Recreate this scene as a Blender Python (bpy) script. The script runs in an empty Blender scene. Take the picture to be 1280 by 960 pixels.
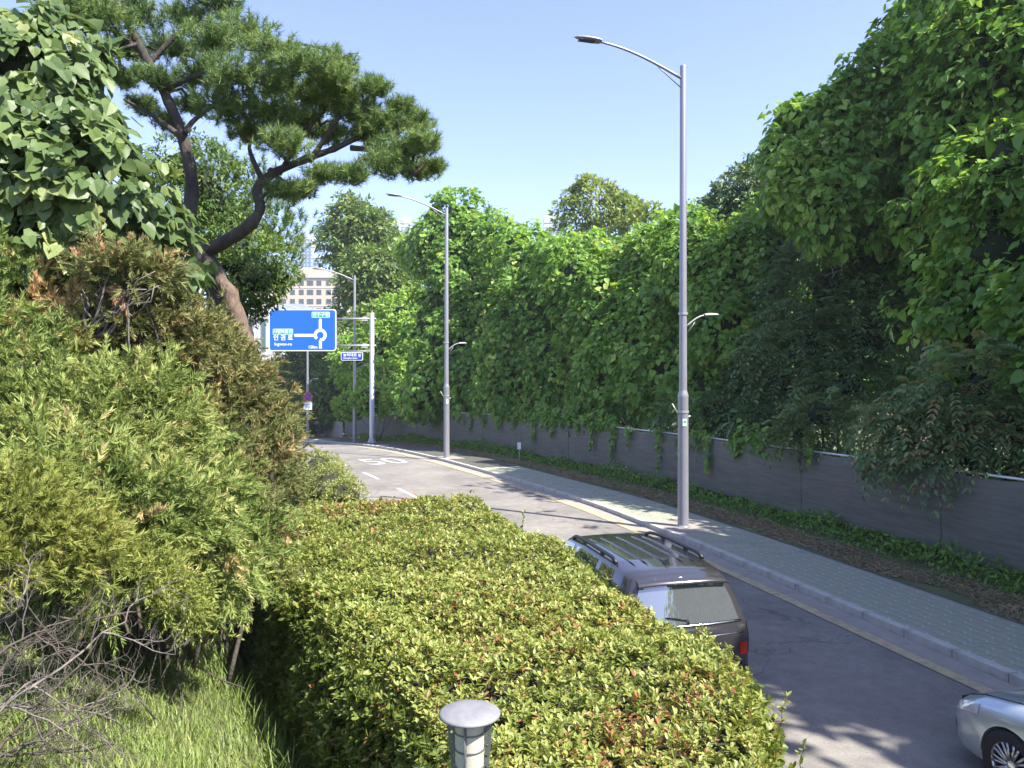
import bpy, bmesh, math, random
import numpy as np
from mathutils import Vector, Matrix
R = math.radians
rng = np.random.default_rng(11)
random.seed(5)
sc = bpy.context.scene
COL = sc.collection

# ------------------------------------------------------------------ camera, world, sun, exposure
CAMZ, F = 4.2, 962.0
cd = bpy.data.cameras.new('camera'); cam = bpy.data.objects.new('camera', cd); COL.objects.link(cam)
cam.location = (0, 0, CAMZ); cam.rotation_euler = (R(90), 0, 0)
cd.sensor_width = 36; cd.lens = F / 1280 * 36; cd.clip_end = 9000; cd.clip_start = .1
sc.camera = cam
SUN_EL, SUN_DIR = 49, np.array([.84, -.54])           # horizontal direction towards the sun
SUN_DIR = SUN_DIR / np.linalg.norm(SUN_DIR)
w = bpy.data.worlds.new('World'); sc.world = w; w.use_nodes = True
nt = w.node_tree; bg = nt.nodes['Background']; sky = nt.nodes.new('ShaderNodeTexSky')
sky.sky_type = 'NISHITA'; sky.sun_disc = False; sky.sun_elevation = R(SUN_EL)
sky.sun_rotation = math.atan2(SUN_DIR[0], SUN_DIR[1])
sky.air_density = .8; sky.dust_density = .5; sky.ozone_density = 3.0; sky.altitude = 30
tn = nt.nodes.new('ShaderNodeMix'); tn.data_type = 'RGBA'; tn.blend_type = 'MULTIPLY'; tn.inputs[0].default_value = 1; tn.inputs[7].default_value = (1, .865, .95, 1)
nt.links.new(sky.outputs[0], tn.inputs[6]); nt.links.new(tn.outputs[2], bg.inputs[0]); bg.inputs[1].default_value = .138
sd = bpy.data.lights.new('sun', 'SUN'); sun = bpy.data.objects.new('sun', sd); COL.objects.link(sun)
sd.energy = 4.2; sd.angle = R(.55); sd.color = (1, .94, .84)
ce = math.cos(R(SUN_EL)); sv = Vector((SUN_DIR[0] * ce, SUN_DIR[1] * ce, math.sin(R(SUN_EL))))
sun.rotation_euler = (-sv).to_track_quat('-Z', 'Y').to_euler(); sun.location = (30, -10, 40)
vs = sc.view_settings; vs.view_transform = 'Standard'; vs.look = 'None'; vs.exposure = 1.64; vs.gamma = 1
vs.use_curve_mapping = False
sc.render.engine = 'CYCLES'
sc.cycles.use_denoising = True
sc.cycles.max_bounces = 7; sc.cycles.diffuse_bounces = 3; sc.cycles.glossy_bounces = 3
sc.cycles.transmission_bounces = 4; sc.cycles.transparent_max_bounces = 6
sc.cycles.caustics_reflective = False; sc.cycles.caustics_refractive = False

# ------------------------------------------------------------------ helpers
def P(px, py, d):
    return np.array([(px - 640) / F * d, d, CAMZ - (py - 480) / F * d])

def nrm(a):
    a = np.asarray(a, float)
    return a / np.maximum(np.linalg.norm(a, axis=-1, keepdims=True), 1e-9)

def tag(o, label=None, cat=None, group=None, kind=None):
    if label: o['label'] = label
    if cat: o['category'] = cat
    if group: o['group'] = group
    if kind: o['kind'] = kind
    return o

def empty(name, loc, rz=0, label=None, cat=None, group=None):
    o = bpy.data.objects.new(name, None); COL.objects.link(o)
    o.location = loc; o.rotation_euler = (0, 0, rz); o.empty_display_size = .3
    return tag(o, label, cat, group)

class MB:
    """collects shapes; build() links them as one mesh object"""
    def __init__(s): s.v = []; s.f = []; s.sm = []
    def add(s, vs_, fs, smooth=False):
        n = len(s.v); s.v += [tuple(map(float, p)) for p in vs_]
        for f in fs: s.f.append(tuple(i + n for i in f)); s.sm.append(smooth)
        return s
    def box(s, c, d, rz=0, top=1.0):
        x, y, z = d[0] / 2, d[1] / 2, d[2] / 2; ca, sa = math.cos(rz), math.sin(rz); out = []
        for sz in (-1, 1):
            k = top if sz > 0 else 1
            for sx, sy in ((-1, -1), (1, -1), (1, 1), (-1, 1)):
                a, b = sx * x * k, sy * y * k
                out.append((c[0] + a * ca - b * sa, c[1] + a * sa + b * ca, c[2] + sz * z))
        return s.add(out, [(3, 2, 1, 0), (4, 5, 6, 7), (0, 1, 5, 4), (1, 2, 6, 5), (2, 3, 7, 6), (3, 0, 4, 7)])
    def tube(s, pts, rad, n=8, caps=True, smooth=True):
        pts = np.asarray(pts, float); m = len(pts)
        rad = np.broadcast_to(np.asarray(rad, float), (m,))
        t = nrm(np.gradient(pts, axis=0)); ref = np.array([0, 0, 1.]) if abs(t[0][2]) < .9 else np.array([1., 0, 0])
        out = []; a = None
        for i in range(m):
            a = nrm(np.cross(t[i], ref)) if a is None else nrm(a - t[i] * np.dot(a, t[i]))
            b = np.cross(t[i], a)
            for k in range(n):
                th = 2 * math.pi * k / n
                out.append(pts[i] + rad[i] * (math.cos(th) * a + math.sin(th) * b))
        fs = [(i * n + k, i * n + (k + 1) % n, (i + 1) * n + (k + 1) % n, (i + 1) * n + k) for i in range(m - 1) for k in range(n)]
        s.add(out, fs, smooth)
        if caps:
            q = len(s.v) - m * n
            s.f += [tuple(q + k for k in range(n))[::-1], tuple(q + (m - 1) * n + k for k in range(n))]; s.sm += [False, False]
        return s
    def lathe(s, prof, c=(0, 0, 0), n=24, smooth=True, axis='z'):
        out = []
        for r_, z in prof:
            for k in range(n):
                th = 2 * math.pi * k / n
                p = (r_ * math.cos(th), r_ * math.sin(th), z)
                if axis == 'y': p = (p[0], p[2], p[1])
                out.append((c[0] + p[0], c[1] + p[1], c[2] + p[2]))
        m = len(prof)
        fs = [(i * n + k, i * n + (k + 1) % n, (i + 1) * n + (k + 1) % n, (i + 1) * n + k) for i in range(m - 1) for k in range(n)]
        return s.add(out, fs, smooth)
    def grid(s, g, smooth=True, flip=False):
        g = np.asarray(g, float); a, b = g.shape[:2]
        fs = [(i * b + j, (i + 1) * b + j, (i + 1) * b + j + 1, i * b + j + 1) for i in range(a - 1) for j in range(b - 1)]
        if flip: fs = [f[::-1] for f in fs]
        return s.add(g.reshape(-1, 3), fs, smooth)
    def mesh(s, name, mat):
        me = bpy.data.meshes.new(name); me.from_pydata(s.v, [], s.f)
        me.polygons.foreach_set('use_smooth', s.sm); me.update()
        if mat: me.materials.append(mat)
        return me
    def build(s, name, mat, parent=None, world=True):
        if parent is not None and world:
            l = sum((np.array(q.location) for q in (parent, parent.parent) if q is not None), np.zeros(3)); s.v = [(p[0] - l[0], p[1] - l[1], p[2] - l[2]) for p in s.v]
        o = bpy.data.objects.new(name, s.mesh(name, mat)); COL.objects.link(o); o.parent = parent
        return o

def link_mesh(name, me, parent=None, M=None):
    o = bpy.data.objects.new(name, me); COL.objects.link(o); o.parent = parent
    if M is not None: o.matrix_basis = M
    return o

def copy_tree(o, parent=None):
    c = o.copy(); COL.objects.link(c); c.parent = parent
    for ch in o.children: copy_tree(ch, c)
    return c

# ------------------------------------------------------------------ materials
MATS = {}
def mat(name, col, rough=.7, metal=0, noise=None, bump=None, col2=None, spec=.5, coat=0, detail=6, stretch=None):
    """noise=(scale, amount) mottles col towards col2; bump=(scale, strength)"""
    if name in MATS: return MATS[name]
    m = bpy.data.materials.new(name); m.use_nodes = True; t = m.node_tree; b = t.nodes['Principled BSDF']
    b.inputs['Base Color'].default_value = (*col, 1); b.inputs['Roughness'].default_value = rough
    b.inputs['Metallic'].default_value = metal; b.inputs['Specular IOR Level'].default_value = spec
    b.inputs['Coat Weight'].default_value = coat; b.inputs['Coat Roughness'].default_value = .04
    if noise or bump:
        tc = t.nodes.new('ShaderNodeTexCoord'); mp = t.nodes.new('ShaderNodeMapping')
        t.links.new(tc.outputs['Object'], mp.inputs[0])
        if stretch: mp.inputs['Scale'].default_value = stretch
    if noise:
        n = t.nodes.new('ShaderNodeTexNoise'); n.inputs['Scale'].default_value = noise[0]; n.inputs['Detail'].default_value = detail
        n.inputs['Roughness'].default_value = .65
        t.links.new(mp.outputs[0], n.inputs[0])
        r_ = t.nodes.new('ShaderNodeMapRange'); r_.inputs[1].default_value = .35; r_.inputs[2].default_value = .65
        r_.inputs[4].default_value = noise[1]
        mx = t.nodes.new('ShaderNodeMix'); mx.data_type = 'RGBA'
        mx.inputs[6].default_value = (*col, 1); c2 = col2 or tuple(c * .5 for c in col); mx.inputs[7].default_value = (*c2, 1)
        t.links.new(n.outputs['Fac'], r_.inputs[0]); t.links.new(r_.outputs[0], mx.inputs[0]); t.links.new(mx.outputs[2], b.inputs['Base Color'])
    if bump:
        n = t.nodes.new('ShaderNodeTexNoise'); n.inputs['Scale'].default_value = bump[0]; n.inputs['Detail'].default_value = 5
        bp = t.nodes.new('ShaderNodeBump'); bp.inputs['Strength'].default_value = bump[1]; bp.inputs['Distance'].default_value = .02
        t.links.new(mp.outputs[0], n.inputs[0]); t.links.new(n.outputs['Fac'], bp.inputs['Height']); t.links.new(bp.outputs[0], b.inputs['Normal'])
    MATS[name] = m
    return m

def leafmat(name, stops, trans=.35, rough=.5, spec=.4):
    """colour of each leaf comes from its own random 'tint' (0..1); stops = [(pos, rgb), ...]"""
    m = bpy.data.materials.new(name); m.use_nodes = True; t = m.node_tree; b = t.nodes['Principled BSDF']
    out = t.nodes['Material Output']
    a = t.nodes.new('ShaderNodeAttribute'); a.attribute_name = 'tint'
    r_ = t.nodes.new('ShaderNodeValToRGB'); e = r_.color_ramp.elements
    while len(e) < len(stops): e.new(.5)
    for k, (p, c) in enumerate(stops): e[k].position = p; e[k].color = (*c, 1)
    t.links.new(a.outputs['Fac'], r_.inputs[0]); t.links.new(r_.outputs[0], b.inputs['Base Color'])
    b.inputs['Roughness'].default_value = rough; b.inputs['Specular IOR Level'].default_value = spec
    tr = t.nodes.new('ShaderNodeBsdfTranslucent'); hs = t.nodes.new('ShaderNodeHueSaturation')
    hs.inputs['Hue'].default_value = .485; hs.inputs['Saturation'].default_value = 1.1; hs.inputs['Value'].default_value = 1.35
    t.links.new(r_.outputs[0], hs.inputs['Color']); t.links.new(hs.outputs[0], tr.inputs[0])
    mx = t.nodes.new('ShaderNodeMixShader'); mx.inputs[0].default_value = trans
    t.links.new(b.outputs[0], mx.inputs[1]); t.links.new(tr.outputs[0], mx.inputs[2]); t.links.new(mx.outputs[0], out.inputs[0])
    return m

M_hedge = leafmat('azalea_leaf', [(0, (0.0618, 0.1002, 0.0241)), (0.35, (0.1731, 0.2299, 0.0457)), (0.75, (0.3338, 0.3656, 0.0902)), (0.93, (0.4451, 0.4127, 0.1443)), (0.94, (0.4203, 0.1769, 0.0841)), (1, (0.2721, 0.1179, 0.0541))], .30, .42)
M_kudzu = leafmat('vine_leaf', [(0, (0.0721, 0.1645, 0.0295)), (0.5, (0.1587, 0.3065, 0.0534)), (0.85, (0.2885, 0.4486, 0.08)), (1, (0.4329, 0.5383, 0.1201))], .42, .5)
M_kudzu2 = leafmat('vine_leaf_pale', [(0, (0.0754, 0.1705, 0.0305)), (0.5, (0.1646, 0.3198, 0.0558)), (0.88, (0.3018, 0.4762, 0.0825)), (1, (0.4526, 0.5543, 0.1395))], .42, .5)
M_big = leafmat('broad_leaf', [(0, (0.0582, 0.1056, 0.0343)), (0.5, (0.1165, 0.1787, 0.0562)), (0.85, (0.1997, 0.2681, 0.0905)), (1, (0.3494, 0.3656, 0.1482))], .30, .45)
M_dark = leafmat('pinnate_leaf', [(0, (0.0633, 0.121, 0.0471)), (0.6, (0.1265, 0.2192, 0.0842)), (0.93, (0.2056, 0.2873, 0.1175)), (1, (0.3321, 0.2722, 0.1114))], .3, .5)
M_tree = leafmat('tree_leaf', [(0, (0.0527, 0.1051, 0.025)), (0.5, (0.1111, 0.1916, 0.042)), (0.9, (0.2106, 0.2966, 0.07)), (1, (0.3159, 0.3584, 0.09))], .35, .5)
M_jun = leafmat('juniper_foliage', [(0, (0.0674, 0.1276, 0.033)), (0.45, (0.1726, 0.2476, 0.063)), (0.8, (0.3, 0.3676, 0.105)), (0.9, (0.36, 0.33, 0.135)), (1, (0.54, 0.33, 0.165))], .2, .6, .25)
M_junb = leafmat('juniper_foliage_blue', [(0, (0.076, 0.1242, 0.0331)), (0.5, (0.2, 0.2622, 0.069)), (0.85, (0.3312, 0.3932, 0.1174)), (1, (0.5244, 0.3864, 0.207))], .2, .6, .25)
M_jung = leafmat('juniper_foliage_golden', [(0, (0.1056, 0.132, 0.0238)), (0.5, (0.231, 0.2706, 0.0594)), (0.9, (0.3564, 0.3696, 0.1056)), (1, (0.4752, 0.3432, 0.1584))], .25, .6, .25)
M_junr = leafmat('juniper_foliage_brown', [(0, (0.0897, 0.1121, 0.0419)), (0.45, (0.1943, 0.2168, 0.0747)), (0.75, (0.299, 0.2616, 0.1121)), (1, (0.5681, 0.3289, 0.1794))], .2, .6, .25)
M_pine = leafmat('pine_needle', [(0, (0.0528, 0.1056, 0.0396)), (0.5, (0.1254, 0.2112, 0.066)), (1, (0.264, 0.3564, 0.1056))], .2, .5, .3)
M_grass = leafmat('grass_blade', [(0, (0.108, 0.168, 0.042)), (0.6, (0.228, 0.312, 0.078)), (0.88, (0.372, 0.408, 0.156)), (1, (0.504, 0.432, 0.264))], .35, .5)
M_dry = leafmat('dry_grass_blade', [(0, (.20, .15, .085)), (.6, (.36, .29, .17)), (.85, (.44, .38, .25)), (1, (.14, .19, .06))], .25, .7, .2)
M_bark = mat('pine_bark', (.085, .07, .06), .9, noise=(9, .9), col2=(.028, .024, .022), bump=(22, 1.0), stretch=(1, 1, .35))
M_barkr = mat('torn_bark', (.19, .135, .10), .9, noise=(14, .9), col2=(.06, .045, .035), bump=(30, 1.0), stretch=(1, 1, .3))
M_wood = mat('grey_branch', (.10, .085, .07), .9, noise=(20, .8), bump=(40, .6))
M_dead = mat('dead_twig', (.21, .185, .165), .9, noise=(15, .85), col2=(.06, .05, .045))
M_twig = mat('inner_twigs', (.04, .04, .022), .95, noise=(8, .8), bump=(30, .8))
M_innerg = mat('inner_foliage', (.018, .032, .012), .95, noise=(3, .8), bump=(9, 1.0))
def asphalt():
    m = mat('asphalt', (.15, .145, .135), .88, bump=(260, .35)); t = m.node_tree; N = t.nodes.new; Lk = t.links.new; bs = t.nodes['Principled BSDF']; tc = N('ShaderNodeTexCoord')
    def noise(sc_, det, lo, hi, ce=.5, wd=.15):
        n = N('ShaderNodeTexNoise'); n.inputs['Scale'].default_value = sc_; n.inputs['Detail'].default_value = det; n.inputs['Roughness'].default_value = .65; Lk(tc.outputs['Object'], n.inputs[0])
        r_ = N('ShaderNodeMapRange'); r_.inputs[1].default_value = ce - wd; r_.inputs[2].default_value = ce + wd; r_.inputs[3].default_value = lo; r_.inputs[4].default_value = hi; Lk(n.outputs['Fac'], r_.inputs[0]); return r_.outputs[0]
    def mul(a_, b_): q = N('ShaderNodeMath'); q.operation = 'MULTIPLY'; Lk(a_, q.inputs[0]); Lk(b_, q.inputs[1]); return q.outputs[0]
    f = mul(mul(noise(.35, 5, .78, 1.18), noise(45, 3, .8, 1.22, .5, .2)), noise(3.2, 8, .86, 1.1))
    vo = N('ShaderNodeTexVoronoi'); vo.feature = 'DISTANCE_TO_EDGE'; vo.inputs['Scale'].default_value = .42; dn = N('ShaderNodeTexNoise'); dn.inputs['Scale'].default_value = 1.7; dn.inputs['Detail'].default_value = 8; Lk(tc.outputs['Object'], dn.inputs[0])
    mxv = N('ShaderNodeMix'); mxv.data_type = 'VECTOR'; mxv.inputs[0].default_value = .5; Lk(tc.outputs['Object'], mxv.inputs[4]); Lk(dn.outputs['Color'], mxv.inputs[5]); Lk(mxv.outputs[1], vo.inputs['Vector'])
    cr_ = N('ShaderNodeMapRange'); cr_.inputs[1].default_value = .0; cr_.inputs[2].default_value = .006; cr_.inputs[3].default_value = .62; cr_.inputs[4].default_value = 1; Lk(vo.outputs['Distance'], cr_.inputs[0]); f = mul(f, cr_.outputs[0])
    cm = N('ShaderNodeMix'); cm.data_type = 'RGBA'; cm.blend_type = 'MULTIPLY'; cm.inputs[0].default_value = 1; cm.inputs[6].default_value = (.215, .20, .178, 1); Lk(f, cm.inputs[7]); Lk(cm.outputs[2], bs.inputs['Base Color'])
    return m
M_asph = asphalt()
M_conc = mat('concrete', (.34, .31, .27), .9, noise=(3, .6), col2=(.22, .20, .175), bump=(80, .3), detail=9)
M_kerb = mat('kerb_concrete', (.52, .50, .45), .9, noise=(4, .7), col2=(.30, .285, .25), bump=(70, .3), detail=9)
M_pave = mat('green_grey_paver', (.34, .35, .265), .9, noise=(2.2, .7), col2=(.22, .235, .175), bump=(90, .3), detail=9)
M_pavew = mat('white_paver', (.46, .48, .45), .85, noise=(6, .8), col2=(.28, .30, .27))
M_sand = mat('paving_joint_sand', (.10, .105, .085), .95, noise=(4, .6))
M_soil = mat('soil', (.085, .07, .048), .95, noise=(3, .7), bump=(30, .7))
M_yel = mat('yellow_road_paint', (.53, .42, .23), .8, noise=(5, .95), col2=(.30, .26, .19), detail=10)
M_wht = mat('white_road_paint', (.66, .66, .64), .8, noise=(9, .6), col2=(.36, .36, .355), detail=10)
M_pole = mat('grey_pole_paint', (.30, .30, .335), .42, metal=.35, noise=(2, .35), col2=(.22, .22, .25))
M_galv = mat('galvanised_steel', (.42, .42, .42), .45, metal=.45, noise=(5, .4), col2=(.32, .32, .32))
M_lens = mat('lamp_glass', (.05, .05, .055), .25)
M_green = mat('green_post_paint', (.03, .20, .11), .5, noise=(10, .5))
M_white = mat('white_paint', (.72, .72, .70), .6, noise=(5, .3), col2=(.55, .55, .53))

# ------------------------------------------------------------------ leaf engine
TPL = {
 'oval': ([(0, 0, 0), (.24, .45, .05), (0, 1, -.03), (-.24, .45, .05)], [(0, 1, 2), (0, 2, 3)]),
 'oval6': ([(0, 0, 0), (.20, .28, .05), (.19, .68, .03), (0, 1, -.08), (-.19, .68, .03), (-.20, .28, .05)], [(0, 1, 2), (0, 2, 3), (0, 3, 4), (0, 4, 5)]),
 'heart': ([(0, 0, 0), (.26, -.12, .04), (.46, .16, .08), (.33, .60, .04), (0, 1, -.12), (-.33, .60, .04), (-.46, .16, .08), (-.26, -.12, .04)],
           [(0, 1, 2), (0, 2, 3), (0, 3, 4), (0, 4, 5), (0, 5, 6), (0, 6, 7)]),
 'round': ([(0, -.05, 0), (.38, .12, .06), (.42, .55, .05), (0, 1, -.08), (-.42, .55, .05), (-.38, .12, .06)], [(0, 1, 2), (0, 2, 3), (0, 3, 4), (0, 4, 5)]),
 'needle': ([(-.5, 0, 0), (.5, 0, 0), (0, 1, 0)], [(0, 1, 2)]),
 'blade': ([(-.5, 0, 0), (.5, 0, 0), (.38, .55, -.02), (-.38, .55, -.02), (0, 1, -.22)], [(0, 1, 2), (0, 2, 3), (3, 2, 4)]),
}
def frames(y, n):
    Y = nrm(y); Z = n - Y * (n * Y).sum(-1, keepdims=True); Z = nrm(Z + 1e-6); X = np.cross(Y, Z)
    return X, Y, Z

def leaves(name, pos, y, n, size, tint, tpl, material, parent=None, width=None, kind='stuff'):
    V, T = TPL[tpl]; V = np.array(V, float); T = np.array(T); k, N = len(V), len(pos)
    X, Y, Z = frames(y, n); size = np.broadcast_to(size, (N,)); wd = size if width is None else np.broadcast_to(width, (N,))
    p = pos[:, None, :] + X[:, None, :] * (V[None, :, 0:1] * wd[:, None, None]) + Y[:, None, :] * (V[None, :, 1:2] * size[:, None, None]) + Z[:, None, :] * (V[None, :, 2:3] * size[:, None, None])
    p = p.reshape(-1, 3)
    if parent is not None: p = p - np.array(parent.location)
    f = (T[None] + (np.arange(N) * k)[:, None, None]).reshape(-1, 3)
    me = bpy.data.meshes.new(name); me.vertices.add(len(p)); me.vertices.foreach_set('co', p.astype(np.float32).ravel())
    me.loops.add(f.size); me.loops.foreach_set('vertex_index', f.astype(np.int32).ravel())
    me.polygons.add(len(f)); me.polygons.foreach_set('loop_start', (np.arange(len(f)) * 3).astype(np.int32))
    me.polygons.foreach_set('loop_total', np.full(len(f), 3, np.int32))
    at = me.attributes.new('tint', 'FLOAT', 'POINT'); at.data.foreach_set('value', np.repeat(np.clip(tint, 0, 1), k).astype(np.float32))
    me.materials.append(material); me.update(calc_edges=True); me.validate()
    o = bpy.data.objects.new(name, me); COL.objects.link(o); o.parent = parent
    if kind: o['kind'] = kind
    return o

def leaf_parts(pos, y, n, size, tint, tpl, material, parent, count=300, name='leaf', cell=9):
    """the `count` leaves that show largest become objects of their own; returns the mask of the rest"""
    d = pos[:, 1]; px = 640 + pos[:, 0] / d * F; py = 480 - (pos[:, 2] - CAMZ) / d * F
    view = nrm(pos - np.array([0, 0, CAMZ])); _, _, Z = frames(y, n)
    score = size / d * (.25 + np.abs((Z * view).sum(-1)))
    ok = (px > 4) & (px < 1276) & (py > 4) & (py < 956)
    cx, cy = (px // cell).astype(int), (py // cell).astype(int); best = {}
    for i in np.argsort(d):
        if ok[i]: best.setdefault((cx[i], cy[i]), i)
    cand = np.array(sorted(best.values(), key=lambda i: -score[i])[:count], int)
    V, T = TPL[tpl]; meshes = []
    for q in range(6):
        me = bpy.data.meshes.new(name); me.from_pydata(V, [], T)
        at = me.attributes.new('tint', 'FLOAT', 'POINT'); at.data.foreach_set('value', np.full(len(V), (q + .5) / 6.2, np.float32)); me.materials.append(material)
        meshes.append(me)
    X, Y, Z = frames(y, n); base = np.array(parent.location)
    for i in cand:
        M = Matrix(np.block([[np.stack([X[i], Y[i], Z[i]], 1) * size[i], (pos[i] - base)[:, None]], [np.zeros((1, 3)), np.ones((1, 1))]]).tolist())
        link_mesh(name, meshes[min(5, int(np.clip(tint[i], 0, .99) * 6))], parent, M)
    keep = np.ones(len(pos), bool); keep[cand] = False
    return keep

def smooth_noise(p, scale, seed=0):
    """cheap 3-D noise of summed sines, about -1..1"""
    r_ = np.random.default_rng(seed); o = np.zeros(len(p))
    for k in range(5):
        d = nrm(r_.normal(size=3)); o += np.sin((p @ d) * scale * (1 + .55 * k) + r_.uniform(0, 6.28)) / (1 + .3 * k)
    return o / 2.6

UP = np.array([0, 0, 1.])
def lobe_clumps(lobes, n, back=.35, inner=.78, jit=.10, floor=None):
    """clump centres on the outside of a union of ellipsoids; returns centres and outward directions"""
    C = np.array([l[0] for l in lobes], float); Rr = np.array([np.broadcast_to(l[1], 3) for l in lobes], float)
    area = Rr.prod(1) ** (2 / 3); pick = rng.choice(len(lobes), n * 4, p=area / area.sum())
    d = nrm(rng.normal(size=(n * 4, 3))); rr = 1 + rng.normal(0, jit, n * 4)
    c = C[pick] + d * Rr[pick] * rr[:, None]; out = nrm(d / Rr[pick])
    keep = np.ones(n * 4, bool)
    for k in range(len(lobes)):
        q = np.linalg.norm((c - C[k]) / Rr[k], axis=1); keep &= (q > inner) | (pick == k)
    tocam = nrm(np.array([0, 0, CAMZ]) - c); facing = (out * tocam).sum(-1)
    keep &= (facing > -.25) | (rng.random(n * 4) < back)
    if floor is not None: keep &= c[:, 2] > floor
    idx = np.where(keep)[0][:n]
    return c[idx], out[idx]

def clump_leaves(c, out, per, cr, size, droop=.6, upb=.5, spread=.45, flat=.8, tint_c=.5, tint_j=.2):
    """leaves on the outer, upper shell of every clump"""
    K = len(c); N = K * per; i = np.repeat(np.arange(K), per); cr = cr * rng.uniform(.6, 1.35, K)
    d = nrm(nrm(rng.normal(size=(N, 3))) + out[i] * .75 + UP * .35)
    p = c[i] + d * (cr[i] * rng.uniform(.55, 1.05, N))[:, None] * np.array([1, 1, flat])
    n = nrm(d * .6 + UP * upb + out[i] * .35 + rng.normal(size=(N, 3)) * spread)
    y = nrm(-UP * droop + out[i] * .4 + d * .4 + rng.normal(size=(N, 3)) * .5)
    s = size * rng.uniform(.5, 1.3, N)
    t = tint_c + rng.normal(0, tint_j, K)[i] + rng.normal(0, tint_j * .8, N)
    return p, y, n, s, t

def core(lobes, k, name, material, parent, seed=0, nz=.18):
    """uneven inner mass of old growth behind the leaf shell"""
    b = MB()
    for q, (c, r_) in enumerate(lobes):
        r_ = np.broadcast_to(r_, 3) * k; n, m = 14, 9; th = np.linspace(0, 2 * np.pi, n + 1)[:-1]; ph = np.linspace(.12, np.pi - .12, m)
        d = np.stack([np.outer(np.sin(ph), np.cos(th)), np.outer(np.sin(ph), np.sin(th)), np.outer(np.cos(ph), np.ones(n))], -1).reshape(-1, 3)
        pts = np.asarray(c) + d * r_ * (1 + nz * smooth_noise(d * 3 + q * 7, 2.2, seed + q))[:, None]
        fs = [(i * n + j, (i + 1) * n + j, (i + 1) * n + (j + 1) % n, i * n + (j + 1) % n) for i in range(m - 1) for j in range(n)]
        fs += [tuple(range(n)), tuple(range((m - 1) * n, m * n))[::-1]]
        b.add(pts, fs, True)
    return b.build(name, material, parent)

def spline(pts, n=24):
    pts = np.asarray(pts, float); m = len(pts); t = np.linspace(0, m - 1, n); o = []
    for q in t:
        i = min(int(q), m - 2); f = q - i; p0, p1, p2, p3 = pts[max(i - 1, 0)], pts[i], pts[i + 1], pts[min(i + 2, m - 1)]
        o.append(.5 * ((2 * p1) + (-p0 + p2) * f + (2 * p0 - 5 * p1 + 4 * p2 - p3) * f * f + (-p0 + 3 * p1 - 3 * p2 + p3) * f ** 3))
    return np.array(o)
def wiggle(a, b, n=7, amp=.1, seed=None):
    """gently curving path from a to b"""
    a, b = np.asarray(a, float), np.asarray(b, float); k = 5; t = np.linspace(0, 1, k)[:, None]
    L = np.linalg.norm(b - a); o = rng.normal(size=(k, 3)) * amp * 1.2 * L * np.sin(np.pi * t)
    return spline(a + (b - a) * t + o, max(n, 4))

# ------------------------------------------------------------------ road line (plan) and ground profile
kx = np.array([[13.0, -13.5], [9.53, .7], [7.04, 10.58], [4.64, 20.3], [2.75, 26.4], [-1.15, 35.1], [-2.7, 38.2], [-5.9, 44.6], [-8.8, 50], [-11.5, 55.5], [-14.2, 61.5], [-21.8, 79], [-31, 100], [-49, 140]])
yy = np.arange(-13.5, 140, .25); xx = np.interp(yy, kx[:, 1], kx[:, 0])
kern = np.hanning(33); kern /= kern.sum(); xp = np.concatenate([xx[0] + (xx[0] - xx[1]) * np.arange(16, 0, -1), xx, xx[-1] + (xx[-1] - xx[-2]) * np.arange(1, 17)])
xx = np.convolve(xp, kern, 'valid')
KL = np.stack([xx, yy], 1); sl = np.concatenate([[0], np.cumsum(np.linalg.norm(np.diff(KL, axis=0), axis=1))])
tg = nrm(np.gradient(KL, axis=0)); lf = np.stack([-tg[:, 1], tg[:, 0]], 1)     # left normal
def zr(Y):
    return np.interp(Y, [-20, 22, 30, 40, 46, 50, 55, 60, 69, 78, 90, 100, 150], [0, 0, .06, .18, .15, .05, -.17, -.48, -.93, -1.45, -2.1, -2.45, -2.6])
def S_at(Y): return float(np.interp(Y, yy, sl))
def at(u, s):
    """plan point u metres left of the kerb line at arc length s"""
    s = np.asarray(s, float)
    x = np.interp(s, sl, KL[:, 0]) + u * np.interp(s, sl, lf[:, 0]); y = np.interp(s, sl, KL[:, 1]) + u * np.interp(s, sl, lf[:, 1])
    return x, y
def pt(u, s, dz=0):
    x, y = at(u, s); yk = np.interp(s, sl, KL[:, 1])
    return np.stack(np.broadcast_arrays(x, y, zr(yk) + dz), -1)
def heading(s):
    i = int(np.clip(np.searchsorted(sl, s), 0, len(sl) - 1)); return math.atan2(tg[i, 1], tg[i, 0])
def uv_of(x, y):
    i = np.argmin((KL[:, 0] - x) ** 2 + (KL[:, 1] - y) ** 2)
    return float((np.array([x, y]) - KL[i]) @ lf[i]), float(sl[i])
def road_left(s):
    return np.interp(s, [0, S_at(18), S_at(30), 200], [6.3, 6.3, 8.3, 8.6])
def hedge_left(Yk):
    return np.interp(Yk, [5, 7, 9, 11, 14, 16.5, 18.6, 24], [8.5, 8.95, 9.5, 10.1, 10.6, 10.1, 9.6, 9.4])
def terrain(u, x, y, s):
    """height of the natural ground (left bank, verge behind the pavement)"""
    yk = np.interp(s, sl, KL[:, 1]); b = zr(yk); ul = road_left(s)
    left = .68 * np.clip((u - ul - .05) / .25, 0, 1) + np.clip(.70 * (u - hedge_left(yk) - .05), 0, 1.4) + np.clip(.5 * (u - hedge_left(yk) - 2), 0, 1.6) + 1.65 * np.clip(1 - y / 6.0, 0, 1.3) * np.clip((u - 6.6) / .6, 0, 1) * np.clip(1 - (u - 9.5) / 1.6, 0, 1)
    right = .09 + np.clip(.10 * (-u - 5), 0, 1.5)
    return b + np.where(u > ul, left, np.where(u < -2.1, right, -.12))
def ground_z(x, y):
    u, s = uv_of(x, y); return float(terrain(np.array(u), x, np.array(y), s))

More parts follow.
